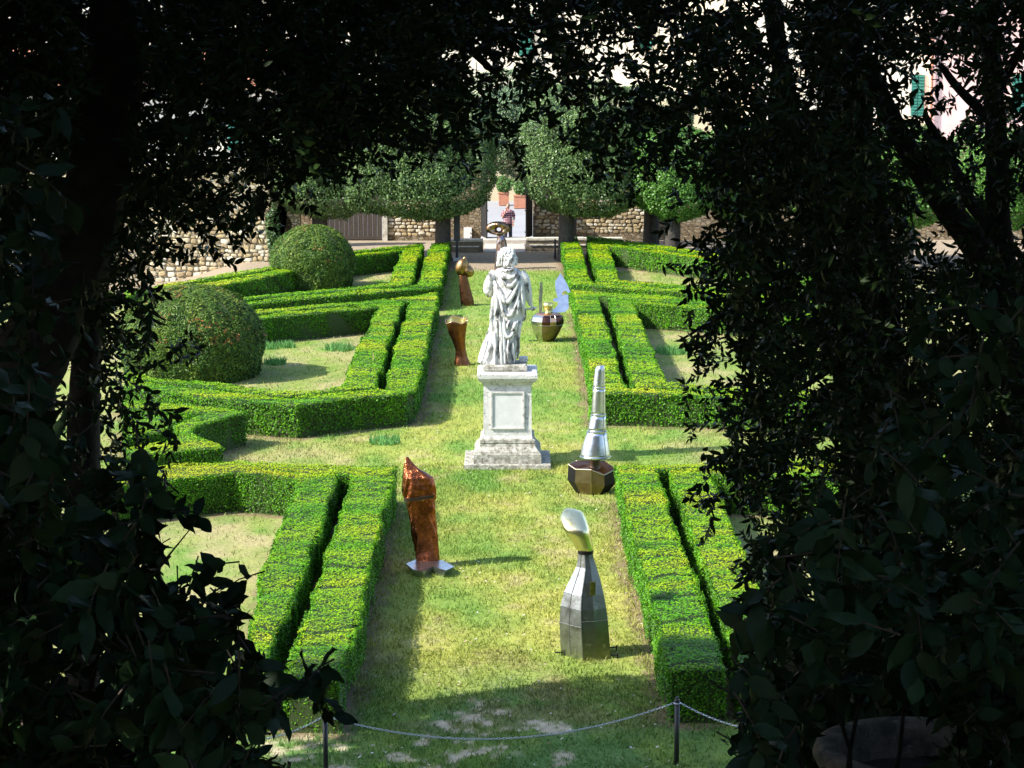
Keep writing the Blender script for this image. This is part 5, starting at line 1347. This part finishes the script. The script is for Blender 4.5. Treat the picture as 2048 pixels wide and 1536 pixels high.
pxA, pyA, dA = sprays(MAP_A, OAK, 10.5, 15.5, 13 * 0.066 * 0.026 * 0.62 * 0.55, rngA, 1.55, keepA)
pxB, pyB, dB = sprays(MAP_B, LAU, 5.0, 7.6, 8 * 0.092 * 0.042 * 0.62 * 0.55, np.random.default_rng(102), 1.3,
                      lambda x, y, d: ((x > 1600) & (x < 1860) & (y > 1400)) | ((x > 1560) & (y > 1300) & (d < 6)))
MAP_C = np.zeros((24, 32), int); MAP_C[19:, 24:] = 9; MAP_C[20:, 23] = 8; MAP_C[18, 25:] = 7; MAP_C[16:, 30:] = 8
pxC, pyC, dC = sprays(MAP_C, None, 9.0, 11.0, 8 * 0.092 * 0.042 * 0.62 * 0.55, np.random.default_rng(103), 1.0)
def limb(mb, pts, r0, r1, n=10):
    P = [D(*p) for p in pts]; Q = []
    for i in range(len(P) - 1):
        for k in range(4): Q.append(P[i].lerp(P[i + 1], k / 4) + Vector((random.uniform(-1, 1), random.uniform(-1, 1), random.uniform(-1, 1))) * r0 * 0.10)
    Q.append(P[-1])
    rr = [r0 + (r1 - r0) * i / (len(Q) - 1) for i in range(len(Q))]
    mb.tube(Q, rr, n, wob=0.06)
def to_ground(px, py, d):          # run a trunk straight down its own place to the slope
    p = D(px, py, d); return Vector((p.x - 0.05, p.y, gz(p.x, p.y) - 0.1))
def oak(lab, sel, trunks, limbs, base):
    b = to_ground(*base)
    t = thing('holm_oak', lab, 'tree', b, 'holm oaks framing the view')
    for tr in trunks:
        mb = MB(); pts, r0, r1 = tr
        P0 = D(*pts[0]); g = Vector((P0.x - 0.1, P0.y, gz(P0.x, P0.y) - 0.15))
        P = [D(*p) for p in pts]; Q = [g]
        seq = [g] + P; Q = []
        for i in range(len(seq) - 1):
            for k in range(5): Q.append(seq[i].lerp(seq[i + 1], k / 5))
        Q.append(seq[-1])
        # smooth
        for _ in range(2): Q = [Q[0]] + [(Q[i - 1] + Q[i] * 2 + Q[i + 1]) / 4 for i in range(1, len(Q) - 1)] + [Q[-1]]
        rr = [r0 * 1.15 + (r1 - r0 * 1.15) * i / (len(Q) - 1) for i in range(len(Q))]
        mb.tube(Q, rr, 14, wob=0.05); mb.build('trunk', M_BARK, t, True)
    for lb in limbs:
        mb = MB(); limb(mb, *lb); mb.build('limb', M_BARK, t, True)
    build_crown('crown', t, OAK, pxA[sel], pyA[sel], dA[sel], rngA, OAKC, M_OAK, 0.35, 3)
ymask = pyA
oak('big dark holm oak with leaning trunk at the left edge', (pxA < 620) & ~((pyA < 180) & (pxA > 420)),
    [([(20, 800, 12), (75, 690, 12), (125, 580, 12), (172, 460, 12), (203, 330, 12), (225, 180, 12), (240, 0, 12), (250, -300, 12.2)], 0.19, 0.14),
     ([(165, 900, 13), (170, 760, 13), (178, 640, 13), (185, 520, 13), (200, 400, 13.2)], 0.095, 0.06)],
    [([(210, 300, 12), (330, 255, 12.3), (470, 225, 12.8), (600, 190, 13.2)], 0.055, 0.015), ([(200, 420, 12.1), (330, 400, 12.6), (480, 400, 13)], 0.03, 0.008), ([(178, 620, 13), (260, 600, 13.2), (330, 640, 13.4)], 0.02, 0.006), ([(225, 150, 12), (150, 60, 12.4), (60, 10, 12.8)], 0.05, 0.02)],
    (20, 800, 12))
oak('holm oak spreading over the middle of the view from above', ((pxA >= 620) & (pxA < 1180)) | ((pyA < 180) & (pxA > 420) & (pxA < 1180)),
    [([(-160, 700, 14.5), (-120, 300, 14.5), (-60, -100, 14.5), (60, -500, 14.3)], 0.17, 0.12)],
    [([(60, -490, 14.3), (400, -260, 13.6), (700, -60, 13), (900, 60, 13), (1010, 160, 13)], 0.11, 0.012), ([(560, -160, 13.3), (640, 60, 13), (760, 220, 12.8), (880, 290, 12.8)], 0.05, 0.008), ([(800, -10, 13), (1000, 10, 13.2), (1150, 90, 13.4)], 0.04, 0.008)],
    (-160, 700, 14.5))
oak('slender dark-stemmed holm oak right of centre', (pxA >= 1180) & (pxA < 1560),
    [([(1726, 900, 14), (1690, 700, 14), (1655, 560, 14), (1620, 420, 14), (1590, 300, 14), (1560, 120, 14), (1530, -80, 14)], 0.11, 0.05),
     ([(1735, 820, 14.3), (1720, 650, 14.3), (1705, 520, 14.3), (1690, 380, 14.3), (1668, 220, 14.3), (1655, 60, 14.3), (1640, -120, 14.3)], 0.10, 0.06)],
    [([(1600, 340, 14), (1500, 280, 13.8), (1400, 200, 13.5), (1290, 170, 13.3)], 0.03, 0.006), ([(1640, 520, 14), (1540, 560, 13.6), (1430, 640, 13.2), (1360, 680, 13)], 0.028, 0.006), ([(1560, 130, 14), (1440, 40, 13.7), (1280, 30, 13.4)], 0.035, 0.008), ([(1690, 720, 14), (1580, 790, 13.5), (1470, 850, 13.2)], 0.025, 0.006)],
    (1726, 900, 14))
oak('multi-stemmed dark holm oak at the right edge', (pxA >= 1560),
    [([(1790, 900, 13.5), (1775, 700, 13.5), (1762, 540, 13.5), (1742, 400, 13.5), (1722, 260, 13.5), (1705, 100, 13.5), (1690, -150, 13.5)], 0.095, 0.06),
     ([(2060, 760, 13), (2020, 620, 13), (1960, 500, 13), (1880, 400, 13), (1820, 310, 13), (1770, 210, 13), (1730, 120, 13)], 0.10, 0.045),
     ([(2040, 700, 13.2), (2010, 560, 13.2), (1995, 440, 13.2), (1995, 300, 13.2), (1985, 160, 13.2), (1970, -60, 13.2)], 0.085, 0.05)],
    [([(1990, 470, 13.1), (1940, 400, 13.2), (1890, 300, 13.4), (1850, 230, 13.5)], 0.05, 0.02), ([(1988, 250, 13.2), (1920, 180, 13.3), (1880, 130, 13.4)], 0.035, 0.02), ([(1765, 560, 13.5), (1830, 545, 13.3), (1900, 575, 13.2)], 0.03, 0.012), ([(1985, 200, 13.2), (2060, 60, 13.2)], 0.04, 0.02)],
    (1790, 900, 13.5))
def laurel(lab, sel, stems, base, far=False):
    b = to_ground(*base); t = thing('laurel_shrub', lab, 'shrub', b, 'dark broad-leaved shrubs on the slope')
    mb = MB()
    for st_ in stems:
        P = [D(*p) for p in st_]; mb.tube([b + Vector((random.uniform(-.1, .1), 0, 0))] + P, [0.016] + [0.010 - 0.009 * (i + 1) / len(P) for i in range(len(P))], 7)
    mb.build('stem', M_BARK, t, True)
    if far: build_crown('crown', t, LAU, pxC, pyC, dC, np.random.default_rng(6), LAUC, M_LAUREL, 0.55, 2)
    else: build_crown('crown', t, LAU, pxB[sel], pyB[sel], dB[sel], np.random.default_rng(5), LAUC, M_LAUREL, 0.55, 1)
laurel('dark broad-leaved shrub filling the lower left corner', (pxB < 1000), [[(150, 1500, 6.3), (200, 1300, 6.2), (330, 1120, 6.1), (395, 1040, 6)], [(250, 1550, 6.3), (380, 1350, 6.2), (500, 1220, 6)], [(60, 1500, 6.4), (60, 1100, 6.4), (70, 700, 6.4), (60, 380, 6.4)], [(350, 1560, 6.2), (480, 1450, 6.2), (560, 1380, 6.1)]], (180, 1500, 6.3))
laurel('dark broad-leaved shrub filling the lower right corner', (pxB >= 1000), [[(1700, 1500, 6.6), (1620, 1250, 6.6), (1480, 1130, 6.5)], [(1800, 1500, 6.8), (1830, 1150, 6.8), (1900, 850, 6.8)], [(1600, 1520, 6.5), (1480, 1400, 6.5), (1390, 1340, 6.4)], [(1700, 1500, 6.6), (1750, 1250, 6.7), (1740, 1050, 6.7)]], (1720, 1480, 7.2))

laurel('dark shrub mass just behind the stone urn', None, [[(1700, 1450, 10), (1680, 1350, 10)], [(1850, 1450, 10), (1880, 1330, 10)], [(1950, 1400, 10.2), (2000, 1250, 10.2)]], (1800, 1500, 10.2), True)

# ------------------------------------------------------------------ stone urn at the lower right
uc = D(1838, 1496, 8.4); rim_r = 0.385
ur = thing('stone_urn', 'mossy wide stone urn in deep shade at the lower right', 'urn', Vector((uc.x, uc.y, gz(uc.x, uc.y))))
M_URN = mat('shade-dark mossy stone', (0.20, 0.165, 0.125), rough=0.95, noise=(9, (0.06, 0.065, 0.045), 0.42, 0.62), noise2=(24, (0.32, 0.29, 0.24), 0.6, 0.72), bump=(20, 0.9, 0.03))  # mossy stone colour, darkened so the urn reads as deeply shaded
def ringz(z, r): return [Vector((uc.x + r * math.cos(a), uc.y + r * math.sin(a), z)) for a in np.linspace(0, 2 * np.pi, 40, endpoint=False)]
zt = uc.z
mb = MB(); mb.rings([ringz(zt - dz, r) for dz, r in ((0.62, 0.16), (0.58, 0.17), (0.54, 0.10), (0.46, 0.12), (0.40, 0.24), (0.25, 0.33), (0.10, 0.35), (0.08, 0.37), (0.03, 0.395), (0.0, 0.385), (-0.01, 0.36), (-0.005, 0.31), (0.03, 0.295), (0.14, 0.28), (0.22, 0.20))]); mb.build('bowl', M_URN, ur, True)
mb = MB(); gzz = gz(uc.x, uc.y); mb.box((uc.x, uc.y, (zt - 0.62 + gzz) / 2), (0.44, 0.44, zt - 0.62 - gzz), bev=0.02); mb.build('pier', M_URN, ur)
mb = MB(); mb.add(ringz(zt - 0.13, 0.28) + [Vector((uc.x, uc.y, zt - 0.10))], [(i, (i + 1) % 40, 40) for i in range(40)]); mb.build('soil', mat('urn soil', (0.05, 0.035, 0.025), rough=1.0, bump=(20, 0.9, 0.05)), ur)

# ------------------------------------------------------------------ the rest of the grove on the slope (shades the viewpoint and the near lawn)
def grove_tree(bx, by, x, y, ch, R, n, lab):
    g = gz(bx, by); t = thing('holm_oak', lab, 'tree', (bx, by, g), 'holm oaks of the grove')
    mb = MB(); mb.tube([(bx, by, g - 0.1), (bx + 0.1, by, g + 1.2), (bx * 0.8 + x * 0.2, by * 0.8 + y * 0.2, ch - R[2] * 0.9), (x, y, ch)], [0.26, 0.2, 0.16, 0.08], 10); mb.build('trunk', M_BARK, t, True)
    d = unit_dirs(n) * (RNG.random(n) ** 0.4)[:, None]
    C = np.array((x, y, ch)) + d * np.array(R) * (0.75 + 0.6 * (vn(d[:, 0] * 3 + x, d[:, 1] * 3 + y, 8) - 0.2))[:, None]
    C[:, 2] = np.maximum(C[:, 2], ground_z(C[:, 0], C[:, 1]) + 0.1)
    V, Fq = diamonds(C, d + np.array((0, 0, 0.3)), 0.42, 0.9, 0.6)
    col = lerp3(np.array(OAKC[0]), np.array(OAKC[1]), RNG.random(n))
    mknp('crown', V, Fq, M_OAK, t, np.repeat(col, 4, 0))
for (bx, by, x, y, ch, R, lab) in ((-9.4, 24.0, -9.2, 24.3, 10.0, (3.0, 1.9, 1.9), 'holm oak at the foot of the slope, out to the left of the near hedges'),
        (-12.5, 19.0, -12.5, 20.0, 10.5, (3.2, 3.4, 3.2), 'holm oak out of view on the left of the slope'), (-7.5, 15.5, -7.0, 15.5, 12.5, (3.6, 3.4, 2.6), 'holm oak beside the leaning trunk, out of view above'),
        (-9.5, 8.5, -8.5, 8.5, 12.0, (3.8, 3.8, 3.6), 'holm oak left of the viewpoint'), (-5.5, 2.5, -3.5, 3.0, 13.4, (4.0, 3.8, 2.8), 'holm oak over the viewpoint, left'), (-8.5, -2.5, -8.0, -2.5, 11.6, (4.4, 4.2, 4.2), 'holm oak behind the viewpoint, left'),
        (-2.0, -5.5, -1.0, -6.0, 11.6, (4.4, 3.6, 4.4), 'holm oak behind the viewpoint'), (6.0, -3.5, 5.5, -3.5, 11.6, (4.2, 4.0, 4.2), 'holm oak behind the viewpoint, right'), (4.6, 8.0, 1.5, 8.0, 13.6, (4.2, 3.8, 2.6), 'holm oak leaning over the path ahead'),
        (8.0, 5.0, 7.5, 4.5, 11.6, (3.8, 4.0, 4.0), 'holm oak right of the viewpoint'), (8.5, 14.5, 8.2, 13.0, 11.2, (3.4, 3.6, 3.6), 'holm oak right of the slope'), (-6.5, 11.5, -3.8, 11.5, 13.3, (3.8, 3.6, 2.4), 'holm oak leaning over the slope ahead'), (6.5, 13.0, 3.6, 13.5, 13.4, (3.6, 3.4, 2.4), 'holm oak leaning over the slope, right'),
        (-7.2, 5.8, -5.6, 6.2, 12.3, (2.8, 2.6, 2.0), 'holm oak shading the stone urn, left above the view'), (-12.0, 2.5, -12.0, 2.5, 10.5, (3.8, 4.0, 4.4), 'holm oak far left of the viewpoint'), (12.0, -1.0, 12.0, -1.0, 11.0, (4.2, 4.2, 4.6), 'holm oak far right of the viewpoint'), (-12.0, 12.0, -12.5, 12.0, 9.5, (3.6, 4.0, 4.4), 'holm oak far left on the slope'), (12.5, 8.5, 12.5, 8.5, 9.5, (3.8, 4.2, 4.6), 'holm oak far right on the slope'), (0.0, -11.0, 0.0, -11.0, 12.5, (6.5, 3.5, 5.5), 'holm oak deep in the grove behind the viewpoint')):
    grove_tree(bx, by, x, y, ch, R, 6000, lab)
